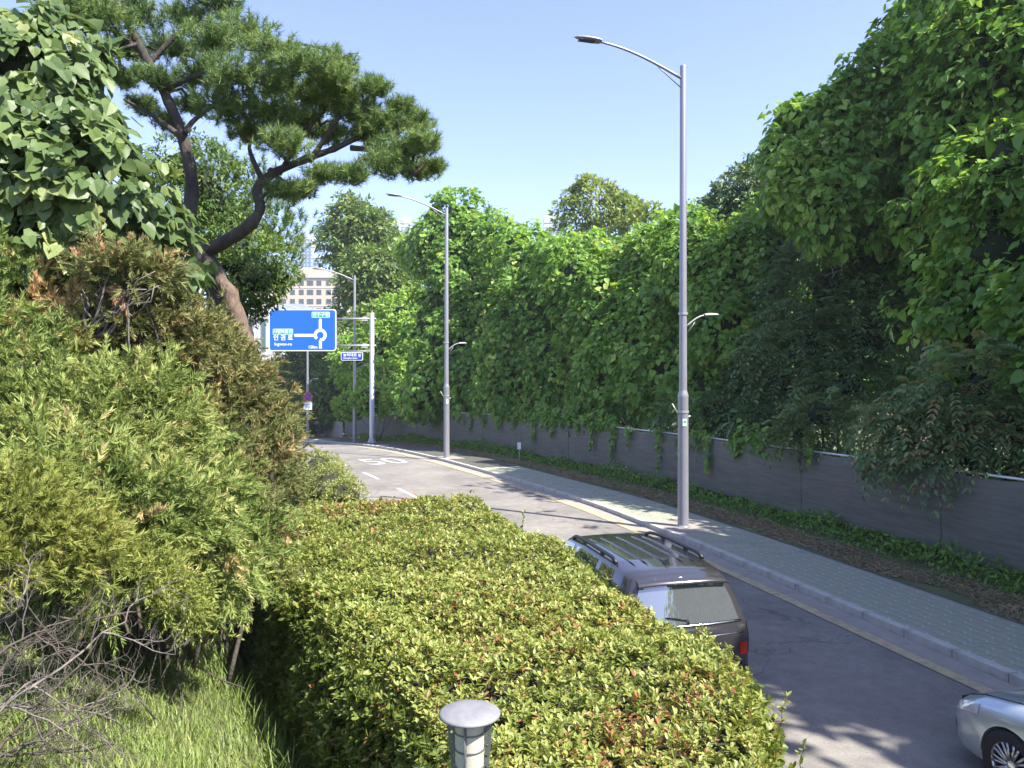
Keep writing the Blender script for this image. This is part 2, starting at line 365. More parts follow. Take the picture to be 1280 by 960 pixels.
def strip(name, us, s0, s1, ds, dz, material, parent=None, kind='structure'):
    """sheet that follows the road; us = offsets, dz = height per offset above the road profile"""
    ss = np.arange(s0, s1 + 1e-6, ds); g = np.stack([pt(u if not callable(u) else u(ss), ss, h) for u, h in zip(us, dz)], 1)
    o = MB().grid(g, True).build(name, material, parent)
    if parent is None and kind: o['kind'] = kind
    return o

# far ground sheet, natural ground
MB().grid([[(-4000, -400, -2.75), (4000, -400, -2.75)], [(-4000, 6000, -2.75), (4000, 6000, -2.75)]], False, True).build('ground', mat('far_ground', (.07, .09, .045), .95, noise=(.02, .6)))['kind'] = 'structure'
us = np.concatenate([[-50, -30, -18, -12, -8, -6, -4.6, -3.5, -2.8, -2.3, -2.1, .5, 3, 6.2], np.arange(6.4, 22, .3), [24, 28, 34, 42, 50]])
ss = np.arange(0, sl[-1], .5); U, S = np.meshgrid(us, ss); X, Y = at(U, S); Z = terrain(U, X, Y, S) + .03 * smooth_noise(np.stack([X, Y, X * 0], -1).reshape(-1, 3), 2.0, 3).reshape(X.shape) * (U > 7)
bank = MB().grid(np.stack([X, Y, Z], -1), True).build('bank_ground', mat('bank_soil', (.105, .125, .042), .95, noise=(1.2, .7), col2=(.07, .07, .035), bump=(25, .6)))
bank['kind'] = 'structure'
S0, S1 = 2.0, S_at(112)
road = strip('road', [.40] + [lambda s, k=k: .40 + (road_left(s) - .40) * k for k in (.25, .5, .75, 1)], S0, S1, 1.0, [0, .02, .03, .02, .0], M_asph)
strip('gutter', [.02, .42], S0, S1, 1.0, [.004, .008], M_conc)
def camber(u): return .004 + np.interp(u, [.4, 3.2, 6.3], [.006, .034, .014])
for u0, u1, nm in ((.44, .69, 'yellow_line'),):
    strip(nm, [u0, u1], S0, S_at(60), .5, [camber(u0) + .004, camber(u1) + .004], M_yel)
# lane dashes
for Yd in (52.0, 47.4, 42.8, 38.0, 33.0, 27.9, 22.6, 17.3):
    s = S_at(Yd + 1.9)
    strip('lane_dash', [5.0, 5.15], s, s + 2.6, .65, [.036, .036], M_wht)
# painted speed limit on the carriageway
def text_mesh(txt, size=1, extrude=0, align='CENTER', name='lettering', bold=.016):
    cu = bpy.data.curves.new(name, 'FONT'); cu.body = txt; cu.size = size; cu.extrude = extrude; cu.align_x = align; cu.align_y = 'CENTER'; cu.resolution_u = 3; cu.offset = bold * size
    o = bpy.data.objects.new(name, cu); COL.objects.link(o); dg = bpy.context.evaluated_depsgraph_get()
    me = bpy.data.meshes.new_from_object(o.evaluated_get(dg)); bpy.data.objects.remove(o); bpy.data.curves.remove(cu)
    me.materials.clear(); return me
me = text_mesh('50', 2.2); s50 = S_at(40.9)
for v in me.vertices:
    p = pt(2.85 - v.co.x * 1.05, s50 + v.co.y * 2.0, .037); v.co = p
me.materials.append(mat('worn_white_paint', (.48, .48, .47), .8, noise=(5, .9), col2=(.22, .22, .215), detail=10)); link_mesh('speed_marking', me)['kind'] = 'structure'

# ------------------------------------------------------------------ pavement with kerb stones and pavers
pav = strip('pavement', [-.17, -2.28], S0, S1, 1.0, [.122, .122], M_sand)
KERB = MB().box((0, 0, 0), (.985, .18, .30), top=.99)
kme = KERB.mesh('kerb_stone', M_kerb)
base = strip('kerb', [-.02, -.165], S0, S1, 1.0, [.02, .02], M_conc)
for s in np.arange(S_at(5), S_at(78), 1.0):
    p = pt(-.085, s + .5, -.018 + .002 * random.random()); link_mesh('kerb_stone', kme, base, Matrix.Translation(p) @ Matrix.Rotation(heading(s + .5) + random.uniform(-.004, .004), 4, 'Z'))
def block(l, w_, h, ch=.006):
    a, b = l / 2, w_ / 2
    v = [(-a, -b, -.02), (a, -b, -.02), (a, b, -.02), (-a, b, -.02), (-a, -b, h - ch), (a, -b, h - ch), (a, b, h - ch), (-a, b, h - ch), (-a + ch, -b + ch, h), (a - ch, -b + ch, h), (a - ch, b - ch, h), (-a + ch, b - ch, h)]
    return v, [(0, 1, 5, 4), (1, 2, 6, 5), (2, 3, 7, 6), (3, 0, 4, 7), (4, 5, 9, 8), (5, 6, 10, 9), (6, 7, 11, 10), (7, 4, 8, 11), (8, 9, 10, 11)]
LP, WP = .215, .215
bg_v, bg_f = block(LP - .008, WP - .008, .008); wv, wf = block(.10, .035, .0105, .003)
gm = MB().add(bg_v, bg_f).mesh('paver', M_pave); wm = MB().add(wv, wf).mesh('paver_inlay', M_pavew)
recs = []
for i, s in enumerate(np.arange(S_at(7), S_at(36), LP)):
    for j in range(9):
        u = -.29 - WP * j
        ss_ = s + (LP / 2 if j % 2 else 0); p = pt(u, ss_, .1225 + random.uniform(-.0015, .0015)); recs.append((p, heading(ss_), (i + j) % 2 == 0))
recs.sort(key=lambda r_: 0 if False else (np.linalg.norm(r_[0] - np.array([0, 0, CAMZ])) + (100 if r_[0][0] / r_[0][1] > .69 else 0)))
rest_g, rest_w = MB(), MB(); n_p = n_i = 0
for p, h, wflag in recs:
    Mx = Matrix.Translation(p) @ Matrix.Rotation(h + random.uniform(-.01, .01), 4, 'Z')
    if n_p < 300: link_mesh('paver', gm, pav, Mx); n_p += 1
    else: rest_g.add([Mx @ Vector(q) for q in bg_v], bg_f)
    if wflag:
        Mw = Matrix.Translation(p + np.array([0, 0, 0])) @ Matrix.Rotation(h, 4, 'Z') @ Matrix.Translation((LP / 2 - .02, WP / 2 - .03, 0)) @ Matrix.Rotation(R(-35), 4, 'Z')
        if n_i < 150: link_mesh('paver_inlay', wm, pav, Mw); n_i += 1
        else: rest_w.add([Mw @ Vector(q) for q in wv], wf)
o = rest_g.build('paver_field', M_pave, pav); o['kind'] = 'stuff'
o = rest_w.build('inlay_field', M_pavew, pav); o['kind'] = 'stuff'
# plain concrete apron round each lamp foot
# ------------------------------------------------------------------ fence with shade netting
def net_material():
    m = mat('shade_net', (.18, .173, .145), .85, noise=(4.0, .7), col2=(.105, .10, .086), bump=(160, .5), stretch=(.25, .25, 3.0))
    return m
M_net = net_material()
fence = empty('fence', pt(-4.6, S_at(12), .1), 0, 'long mesh fence hung with dark grey shade netting beside the pavement', 'fence')
fs0, fs1, step = S_at(9.5), S_at(76.5), 2.5
FB = np.arange(fs0, fs1, step)
for q, s in enumerate(FB):
    n, m = 13, 9; ss_ = np.linspace(s - .05, s + step + .05, n); t = np.linspace(0, 1, m); lo = .24 + .05 * np.sin(s * 1.7)
    g = np.zeros((n, m, 3)); U_ = -4.55 + .012 * (q % 2) + .006 * rng.normal(); sag = .05 * rng.random() + .02
    for j in range(m):
        hh = lo + (2.12 - lo) * t[j]
        ubul = U_ + .05 * np.sin(np.pi * t[j]) * np.sin(np.linspace(0, np.pi, n)) + .014 * smooth_noise(np.stack([ss_, ss_ * 0 + hh * 2.2, ss_ * 0], 1), 2.4, 5)
        dz = hh + .10 - (sag * np.sin(np.linspace(0, np.pi, n)) if j == m - 1 else 0) + (.03 * np.sin(ss_ * 3.1) if j == 0 else 0)
        x, y = at(ubul, ss_); g[:, j] = np.stack([x, y, zr(np.interp(ss_, sl, KL[:, 1])) + dz], -1)
    MB().grid(g, True).build('net_panel', M_net, fence)
    p = pt(-4.66, s, .05); h = heading(s)
    MB().tube([p, p + UP * 2.2], .032, 8).build('post', M_green, fence)
    tip = pt(-4.66 + .38, s - .1, 2.72)
    MB().tube([p + UP * 2.15, tip], .024, 6).build('outrigger_arm', mat('rusty_arm', (.20, .16, .13), .8, noise=(12, .7)), fence)
    MB().tube([pt(-4.62, s, 2.235), pt(-4.62, s + step, 2.235)], .027, 8).build('top_rail', M_white, fence)
# low concrete wall where the road bends out of sight
wl = empty('concrete_wall', (*at(-3.2, S_at(80)), float(zr(80)) + .1), 0, 'pale plain concrete wall beyond the end of the netted fence', 'wall')
ss_ = np.linspace(S_at(79.2), S_at(104), 16)
b = MB(); g = []
for s in ss_: g.append([pt(-4.2, s, -.2), pt(-4.2, s, 1.7), pt(-4.45, s, 1.7), pt(-4.45, s, -.2)])
g = np.array(g); b.grid(g, False); b.add(list(g[0]), [(0, 1, 2, 3)]); b.build('wall_face', M_conc, wl)
MB().grid(np.array([[pt(-4.15, s, 1.70), pt(-4.15, s, 1.78), pt(-4.5, s, 1.78), pt(-4.5, s, 1.70)] for s in ss_]), False).build('coping', M_kerb, wl)

# ------------------------------------------------------------------ street lamps
def make_lamp():
    r_ = empty('street_lamp', (0, 0, 0)); H = 13.17
    MB().lathe([(0, 0), (.21, 0), (.21, .02), (.16, .05)], n=16).build('base_plate', M_pole, r_)
    b = MB(); b.lathe([(.155, .03), (.148, 3.66), (.152, 3.70), (.152, 3.76), (.118, 3.86), (.112, 3.9)], n=18); b.build('lower_pole', M_pole, r_)
    MB().lathe([(.112, 3.9), (.088, H - .02), (.085, H), (0, H + .005)], n=16).build('upper_pole', M_pole, r_)
    for z in (6.05, 3.25): MB().lathe([(.13 if z > 4 else .165, z), (.13 if z > 4 else .165, z + .07)], n=16).build('clamp_band', M_galv, r_)
    t = np.linspace(0, 1, 12); arm = np.stack([0 * t, .05 + 2.55 * t, H - .36 + .72 * np.sin(t * 1.42) / np.sin(1.42)], 1)
    MB().tube(arm, np.linspace(.046, .034, 12), 8).build('arm', M_pole, r_)
    MB().tube([(0, .08, H - .62), (0, .62, H - .24), (0, .80, H - .12)], .018, 6).build('brace', M_pole, r_)
    e = arm[-1]; head = MB(); n = 11; hd = []
    for i, q in enumerate(np.linspace(0, 1, n)):
        wv_ = .15 * math.sin(math.pi * (.14 + .86 * q) ** .75) ** .6 + .012; hv = .075 * math.sin(math.pi * (.2 + .8 * q) ** .9) ** .5 + .01
        hd.append([(wv_ * math.cos(a), e[1] + .78 * q - .05, e[2] + .035 * q + (hv * math.sin(a) if math.sin(a) > 0 else .35 * hv * math.sin(a))) for a in np.linspace(0, 2 * math.pi, 15)])
    head.grid(hd, True); hh = head.build('lamp_head', M_pole, r_)
    MB().box((0, e[1] + .36, e[2] - .02), (.2, .46, .02)).build('lamp_lens', M_lens, hh)
    z0 = 5.72; t = np.linspace(0, 1, 9); a2 = np.stack([0 * t, -.1 - .62 * t, z0 + .34 * np.sin(t * 1.5)], 1)
    MB().tube(a2, np.linspace(.03, .024, 9), 7).build('footway_arm', M_pole, r_)
    MB().tube([(0, -.1, z0 - .22), (0, -.3, z0 + .02), (0, -.38, z0 + .14)], .012, 6).build('footway_brace', M_pole, r_)
    e = a2[-1]; hd = []
    for q in np.linspace(0, 1, 9):
        wv_ = .10 * math.sin(math.pi * (.12 + .88 * q) ** .8) ** .6 + .01
        hd.append([(wv_ * math.cos(a), e[1] + .04 - .48 * q, e[2] + .03 * q + wv_ * (.5 if math.sin(a) > 0 else .3) * math.sin(a)) for a in np.linspace(0, 2 * math.pi, 13)])
    fh = MB().grid(hd, True, True).build('footway_head', mat('light_grey_cast', (.55, .56, .58), .5), r_)
    MB().box((0, e[1] - .2, e[2] - .022), (.12, .26, .012)).build('lamp_lens', M_lens, fh)
    MB().tube([(-.02, .16, 3.2), (-.02, .36, 3.52)], .02, 6).build('bracket_rod', M_galv, r_)
    MB().tube([(.02, -.15, 3.12), (.02, -.24, 3.16)], .03, 6).build('bracket_rod', M_galv, r_)
    st = MB().box((-.152, .03, 2.98), (.006, .13, .2)).build('sticker', M_white, r_)
    MB().box((-.156, .03, 3.0), (.004, .10, .08)).build('sticker_print', mat('green_print', (.05, .35, .16), .6), st)
    return r_
lamp0 = make_lamp(); GL = 'street lamps along the pavement'
LAMPS = [(4.89, 22.0, 'tall grey street lamp nearest the camera, beside the dark car'),
         (-3.45, 40.6, 'tall grey street lamp second nearest, halfway along the dark fence'),
         (-12.45, 60.9, 'thin grey street lamp right behind the overhead direction sign arm'),
         (-20.8, 78.3, 'far grey street lamp whose pole shows below the big blue sign')]
for k, (x, y, lab) in enumerate(LAMPS):
    o = lamp0 if k == 0 else copy_tree(lamp0)
    u, s = uv_of(x, y); o.location = (x, y, float(zr(y)) + .125); o.rotation_euler = (0, 0, heading(s)); tag(o, lab, 'street lamp', GL)
    if k < 2:
        u0 = max(u, -1.5)
        strip('lamp_apron', [u0 + .6 if u0 < -.8 else -.18, u0 - .75], s - .9, s + .9, .3, [.1345, .1345], M_conc)

# ------------------------------------------------------------------ overhead direction sign
M_blue = mat('sign_blue', (.006, .115, .62), .45); M_blue2 = mat('sign_navy', (.01, .05, .36), .45)
M_sw = mat('sign_white', (.80, .82, .84), .5); M_sg = mat('sign_green', (.02, .36, .22), .5)
sx, sy = -10.15, 55.8; sz = float(zr(sy)) + .1
g_ = empty('direction_sign', (sx, sy, sz), 0, 'big blue overhead direction sign with roundabout arrow on a steel gantry pole', 'road sign')
def zz(py): return CAMZ - (py - 480) / F * sy - sz
MB().lathe([(0, 0), (.42, 0), (.42, .03), (.34, .05), (.20, .42), (.185, .45), (.17, zz(391)), (0, zz(390.5))], n=16).build('gantry_pole', M_galv, g_, False)
for k in range(4):
    a = k * math.pi / 2 + .78; MB().box((.33 * math.cos(a), .33 * math.sin(a), .06), (.07, .07, .06)).build('anchor_bolt', M_galv, g_, False)
pxs = lambda px: (px - 640) / F * sy - sx
for py in (398.5, 432):
    MB().tube([(.30, -.02, zz(py)), (pxs(420), -.02, zz(py))], .075, 8).build('gantry_arm', M_galv, g_, False)
    b = MB(); b.box((pxs(456), -.02, zz(py)), (.5, .12, .34), top=.6); b.build('arm_flange', M_galv, g_, False)
cxp, czp = pxs(379.5), zz(413); PW, PH = 4.86, 3.02
def rrect(wd, ht, r_, n=5):
    o = []
    for (cx, cy, a0) in ((wd / 2 - r_, ht / 2 - r_, 0), (-wd / 2 + r_, ht / 2 - r_, 90), (-wd / 2 + r_, -ht / 2 + r_, 180), (wd / 2 - r_, -ht / 2 + r_, 270)):
        for k in range(n + 1):
            a = R(a0 + 90 * k / n); o.append((cx + r_ * math.cos(a), cy + r_ * math.sin(a)))
    return o
def plate(poly, y0, y1, cx, cz):
    n = len(poly); v = [(cx + x, y0, cz + z) for x, z in poly] + [(cx + x, y1, cz + z) for x, z in poly]
    return MB().add(v, [tuple(range(n)), tuple(range(n, 2 * n))[::-1]] + [(i, i + n, (i + 1) % n + n, (i + 1) % n) for i in range(n)])
yb = -.30
plate(rrect(PW, PH, .2), yb, yb + .06, cxp, czp).build('panel_border', M_sw, g_, False)
pan = plate(rrect(PW - .14, PH - .14, .15), yb - .008, yb - .001, cxp, czp).build('sign_panel', M_blue, g_, False)
for k in (-1.6, 1.6): MB().box((cxp + k, yb + .14, czp), (.08, .12, 2.6)).build('panel_stiffener', M_galv, g_, False)
pxm = PW / 83.5                                                   # metres per photo pixel on the panel
def sp(px, py): return (cxp + (px - 379.5) * pxm, czp - (py - 413) * pxm)
def on_panel(me, px, py, m, name, depth=.014, parent=None, yb_=None):
    me.materials.append(m); x, z = sp(px, py)
    return link_mesh(name, me, parent or pan, Matrix.Translation((x, (yb if yb_ is None else yb_) - depth, z)) @ Matrix.Rotation(R(90), 4, 'X'))
def panel_strip(pts, wd, name, m, depth=.014):
    pts = np.array(pts, float); t = nrm(np.gradient(pts, axis=0)); nn = np.stack([-t[:, 1], t[:, 0]], 1)
    a, b_ = pts + nn * wd / 2, pts - nn * wd / 2
    g = np.stack([np.stack([a[:, 0], np.full(len(a), yb - depth), a[:, 1]], 1), np.stack([b_[:, 0], np.full(len(a), yb - depth), b_[:, 1]], 1)], 1)
    return MB().grid(g, False).build(name, m, pan, False)
cx_, cz_ = sp(401.6, 419.2); rr_ = 6.1 * pxm; sw = 3.7 * pxm
ang = np.linspace(R(-95), R(225), 40)
panel_strip([(cx_ + rr_ * math.cos(a), cz_ + rr_ * math.sin(a)) for a in ang], sw, 'roundabout_ring', M_sw)
panel_strip([sp(401.6, 413.5), sp(401.6, 400.5)], sw * .95, 'arrow_stem', M_sw, .016)
panel_strip([sp(396, 419.5), sp(371, 419.5)], sw * .95, 'arrow_stem', M_sw, .016)
panel_strip([sp(401.8, 435.8), sp(401.8, 426)], sw * .95, 'arrow_stem', M_sw, .016)
for (px, py) in ((401.6, 400.5), (371, 419.5)):
    x, z = sp(px, py); plate([(sw * .475 * math.cos(a), sw * .475 * math.sin(a)) for a in np.linspace(0, 2 * math.pi, 17)[:-1]], yb - .0175, yb - .009, x, z).build('arrow_end', M_sw, pan, False)
for (px, py, wd, ht, txt) in ((402.2, 394.0, 22.4, 7.2, '연수구청'), (355.3, 415.0, 25, 7.2, '시립박물관')):
    x, z = sp(px, py)
    plate(rrect(wd * pxm, ht * pxm, .07), yb - .013, yb - .009, x, z).build('name_border', M_sw, pan, False)
    plate(rrect((wd - 1) * pxm, (ht - 1) * pxm, .05), yb - .017, yb - .0135, x, z).build('name_plate', M_sg, pan, False)
    on_panel(text_mesh(txt, 5.6 * pxm if wd < 23 else 5.1 * pxm), px, py, M_sw, 'lettering', .021)
on_panel(text_mesh('인 권 로', 7.4 * pxm), 355.6, 422.8, M_sw, 'lettering', .014)
on_panel(text_mesh('Ingwon-ro', 5.2 * pxm), 355.6, 430.4, M_sw, 'lettering', .014)
on_panel(text_mesh('150m', 5.2 * pxm), 392.3, 434.2, M_sw, 'lettering', .014)
# small street-name sign on its own bracket of the same pole
bx, bz = pxs(440.5), zz(445.5)
MB().tube([(-.1, -.12, zz(439)), (pxs(427), -.12, zz(439))], .035, 6).build('name_bracket', M_galv, g_, False)
q_ = plate(rrect(1.58, .60, .09), -.16, -.12, bx, bz).build('name_sign', M_sw, g_, False)
plate(rrect(1.50, .52, .07), -.168, -.161, bx, bz).build('name_panel', M_blue2, q_, False)
for k in (-.5, .5): MB().box((bx + k, -.12, bz + .32), (.05, .05, .12)).build('hanger', M_galv, q_, False)
for txt, size, dx, dz in (('능허대로', .27, -.14, .085), ('Neungheo-daero', .15, -.12, -.13), ('앞', .25, .55, .06)):
    me = text_mesh(txt, size); me.materials.append(M_sw); link_mesh('lettering', me, q_, Matrix.Translation((bx + dx, -.173, bz + dz)) @ Matrix.Rotation(R(90), 4, 'X'))

# no-parking sign on the far lamp
d4 = 77.9; x4 = (385.5 - 640) / F * d4
ns = empty('no_parking_sign', (x4, d4, CAMZ - (549 - 480) / F * d4), 0, 'round blue and red no-parking sign with white plate on the far lamp pole', 'road sign')
zc = CAMZ - (495.5 - 480) / F * d4
c2 = lambda r0, n=24: [(r0 * math.cos(a), r0 * math.sin(a)) for a in np.linspace(0, 2 * math.pi, n + 1)[:-1]]
def pl(poly, y0, name, m, cz, rx=0, parent=ns):
    b = plate(poly, d4 - .26 - y0, d4 - .25 - y0 + .004, x4, cz); return b.build(name, m, parent)
disc = pl(c2(.46), 0, 'sign_disc', mat('sign_red', (.55, .02, .03), .5), zc)
pl(c2(.34), .012, 'disc_face', M_blue2, zc)
a = R(-45); pl([(x * math.cos(a) - z * math.sin(a), x * math.sin(a) + z * math.cos(a)) for x, z in ((-.36, -.05), (.36, -.05), (.36, .05), (-.36, .05))], .022, 'diagonal_bar', MATS['sign_red'], zc)
zp = CAMZ - (507 - 480) / F * d4
pl(rrect(.86, .82, .05), 0, 'info_plate', M_sw, zp)
for k, (dx, dz, wd) in enumerate(((0, .12, .5), (-.05, -.05, .4), (.08, -.2, .45))):
    pl([(dx - wd / 2, dz - .035), (dx + wd / 2, dz - .035), (dx + wd / 2, dz + .035), (dx - wd / 2, dz + .035)], .012, 'print_line', mat('print_grey', (.2, .2, .22), .6), zp)
MB().tube([(x4, d4 - .20, zp), (x4, d4 - .20, zc)], .03, 6).build('bracket', M_galv, ns)

# small white marker plate in the weeds
mp_ = P(649, 573, 40.2); mz = ground_z(mp_[0], mp_[1])
mk = empty('marker_stake', (mp_[0], mp_[1], mz), 0, 'small white plate on a short stake in the weeds by the fence', 'marker')
MB().box((mp_[0], mp_[1], mz + .3), (.04, .03, .6)).build('stake', M_galv, mk); MB().box((mp_[0], mp_[1] - .03, mz + .72), (.19, .02, .36)).build('plate', M_sw, mk)

# ------------------------------------------------------------------ cars
def paint(name, col, metal=.55, rough=.32):
    return mat(name, col, rough, metal=metal, coat=1.0, noise=(900, .35), col2=tuple(c * 1.35 for c in col))
M_glass = mat('car_glass', (.30, .33, .35), .03, metal=.75)
M_tyre = mat('tyre_rubber', (.018, .018, .019), .85, bump=(60, .3)); M_rim = mat('alloy_rim', (.50, .51, .53), .25, metal=.9)
M_black = mat('black_plastic', (.016, .016, .018), .45); M_chrome = mat('chrome', (.75, .76, .78), .12, metal=1.0)
M_red = mat('tail_lamp_red', (.34, .022, .01), .15, coat=1); M_gap = mat('panel_gap', (.008, .008, .009), .8)
M_head = mat('headlamp_glass', (.55, .60, .63), .08, metal=.25, coat=1.0)

def interp_rows(xs, keys):
    """keys = [(x, w, wr, zb, zr)]; smoothed interpolation"""
    k = np.array(keys); cols = []
    fine = np.linspace(k[0, 0], k[-1, 0], 400)
    for c in range(1, k.shape[1]):
        v = np.interp(fine, k[:, 0], k[:, c]); h = np.hanning(15); h /= h.sum(); v = np.convolve(np.pad(v, 7, mode='edge'), h, 'valid'); cols.append(np.interp(xs, fine, v))
    return cols

def car_shell(keys, n=90, shear=0.0, shear_x=-1.5, zs=1.1):
    xs = np.linspace(keys[0][0], keys[-1][0], n); W, WR, ZB, ZR = interp_rows(xs, keys)
    G = np.zeros((n, 12, 3))
    for i in range(n):
        w_, wr, zb, zt = W[i], WR[i], ZB[i], ZR[i]; g = zt - zb
        prof = [(w_ * .60, .19), (w_ * .92, .21), (w_ * .985, .36), (w_, .36 + (zb - .36) * .45), (w_ * .992, .36 + (zb - .36) * .75), (w_ * .965, zb - .03), (w_ * .945, zb),
                (w_ * .945 + (wr - w_ * .945) * .5 + .012, zb + g * .52), (wr, zb + g * .90), (wr * .90, zb + g * .975), (wr * .5, zt), (0, zt + .008)]
        for j, (y, z) in enumerate(prof):
            x = xs[i] + (shear * max(0, z - zs) * max(0, (shear_x - xs[i]) / (shear_x - xs[0])) if shear else 0)
            G[i, j] = (x, y, z)
    return xs, G

def shell_mesh(G, bulge_r=.05, bulge_f=.1):
    """full body from half rows, with closed bulged ends"""
    n, m = G.shape[:2]; L = G.copy(); Rr = G[:, ::-1].copy(); Rr[..., 1] *= -1
    full = np.concatenate([L, Rr[:, 1:]], 1); b = MB(); b.grid(full, True)
    for e, bulge, flip in ((0, -bulge_r, True), (n - 1, bulge_f, False)):
        nd = 12; rows = []
        for j in range(m):
            p = G[e, j]; t = np.linspace(1, -1, nd + 1)
            rows.append([(p[0] + bulge * (1 - q ** 2) * (1 if j < m - 3 else .4), p[1] * q, p[2]) for q in t])
        b.grid(rows, True, flip)
    b.grid([[full[i, 0], full[i, -1]] for i in range(n)], False, True)
    return b
def patch(G, xs, x0, x1, r0, r1, off, side=1):
    """piece of the body skin between rows r0..r1 moved outwards"""
    i = np.where((xs >= x0) & (xs <= x1))[0]; sub = G[i][:, r0:r1 + 1].copy(); 
    du = np.gradient(sub, axis=0); dv = np.gradient(sub, axis=1); n_ = nrm(np.cross(du, dv)); 
    ctr = np.array([0, 0, .6]); flip = np.sign((n_ * (sub - np.array([0, 0, .5]))).sum(-1, keepdims=True) + 1e-9); flip[:] = np.sign(flip.mean() + 1e-9)
    sub = sub + n_ * flip * off
    if side < 0: sub[..., 1] *= -1
    return sub
def wheel(parent, c, side, rr, wdt, spokes=10, style=0):
    root = MB().lathe([(rr * .66, -wdt * .42), (rr * .93, -wdt * .5), (rr, -wdt * .32), (rr, wdt * .32), (rr * .93, wdt * .5), (rr * .66, wdt * .44)], n=40, axis='y')
    ty = root.build('wheel', M_tyre, parent, False); ty.location = c
    s = side; face = wdt * .40 * s
    MB().lathe([(rr * .70, face * .2), (rr * .70, face), (rr * .665, face * 1.06), (rr * .645, face), (rr * .62, face * .35)], n=40, axis='y').build('rim', M_rim, ty, False)
    b = MB(); b.lathe([(rr * .63, face * .1), (0, face * .1)], n=24, axis='y'); b.build('wheel_dish', M_black, ty, False)
    b = MB()
    for k in range(spokes):
        for dd in ((-.07, .07) if style == 0 else (0,)):
            a = 2 * math.pi * k / spokes + dd; a2 = a + dd * .9
            p0 = np.array([rr * .12 * math.cos(a), face * .80, rr * .12 * math.sin(a)]); p1 = np.array([rr * .65 * math.cos(a2), face * .98, rr * .65 * math.sin(a2)])
            b.tube([p0, (p0 + p1) / 2 + np.array([0, face * .06, 0]), p1], [.018, .015, .016], 5)
    b.build('spoke', M_rim, ty, False)
    MB().lathe([(rr * .15, face * .5), (rr * .14, face * .98), (rr * .09, face * 1.02), (0, face * 1.02)], n=16, axis='y').build('hub_cap', M_chrome, ty, False)
def cut_wells(o, centres, rad):
    for k, (x, y) in enumerate(centres):
        cme = MB(); s = math.copysign(1, y)
        n = 40; v = []
        for yy_ in (y - s * .26, y + s * .3):
            for q in range(n): th = 2 * math.pi * q / n; v.append((x + rad * math.cos(th), yy_, rad * .94 + rad * math.sin(th) - .015))
        cme.add(v, [(i, (i + 1) % n, (i + 1) % n + n, i + n) for i in range(n)] + [tuple(range(n))[::-1], tuple(range(n, 2 * n))])
        co = cme.build('cutter', M_black); bm = bmesh.new(); bm.from_mesh(co.data); bmesh.ops.recalc_face_normals(bm, faces=bm.faces); bm.to_mesh(co.data); bm.free()
        co.matrix_world = Matrix.Identity(4)
        md = o.modifiers.new('well', 'BOOLEAN'); md.operation = 'DIFFERENCE'; md.object = co; md.solver = 'EXACT'
        bpy.context.view_layer.update(); dg = bpy.context.evaluated_depsgraph_get(); me = bpy.data.meshes.new_from_object(o.evaluated_get(dg))
        o.modifiers.clear(); o.data = me; bpy.data.objects.remove(co)
def body(parent, b, material, wells, rad):
    o = b.build('body', material, None)
    bm = bmesh.new(); bm.from_mesh(o.data); bmesh.ops.remove_doubles(bm, verts=bm.verts, dist=.0008); bmesh.ops.dissolve_degenerate(bm, dist=.0005, edges=bm.edges); bmesh.ops.recalc_face_normals(bm, faces=bm.faces); bm.to_mesh(o.data); bm.free()
    cut_wells(o, wells, rad); o.parent = parent
    try: o.data.set_sharp_from_angle(angle=R(38))
    except Exception: pass
    return o

# --- dark plum SUV (local x forward, y left)
hd = heading(S_at(11.5)); dv = np.array([math.cos(hd), math.sin(hd)]); lv = np.array([-dv[1], dv[0]])
def car_at(px, py, local):
    return px - dv[0] * local[0] - lv[0] * local[1], py - dv[1] * local[0] - lv[1] * local[1]
suv = empty('suv', (*car_at(2.22, 9.75, (-2.35, 0)), .03), hd, 'dark plum SUV with black roof rails driving away behind the hedge', 'car')
keys = [(-2.38, .80, .60, 1.10, 1.66), (-2.33, .90, .66, 1.11, 1.70), (-2.1, .945, .685, 1.11, 1.735), (-1.5, .96, .70, 1.10, 1.765), (-.3, .96, .70, 1.08, 1.775), (.45, .96, .67, 1.07, 1.74), (.75, .96, .68, 1.065, 1.60), (1.35, .955, .74, 1.06, 1.13), (1.9, .94, .74, 1.03, 1.07), (2.25, .86, .66, .95, .99), (2.38, .72, .55, .82, .86)]
xs, G = car_shell(keys, 96, .42, -1.3, 1.08)
M_suv = paint('plum_grey_paint', (.05, .048, .054), .35, .2)
bd = body(suv, shell_mesh(G, .07, .1), M_suv, [(1.42, .93), (1.42, -.93), (-1.42, .93), (-1.42, -.93)], .40)
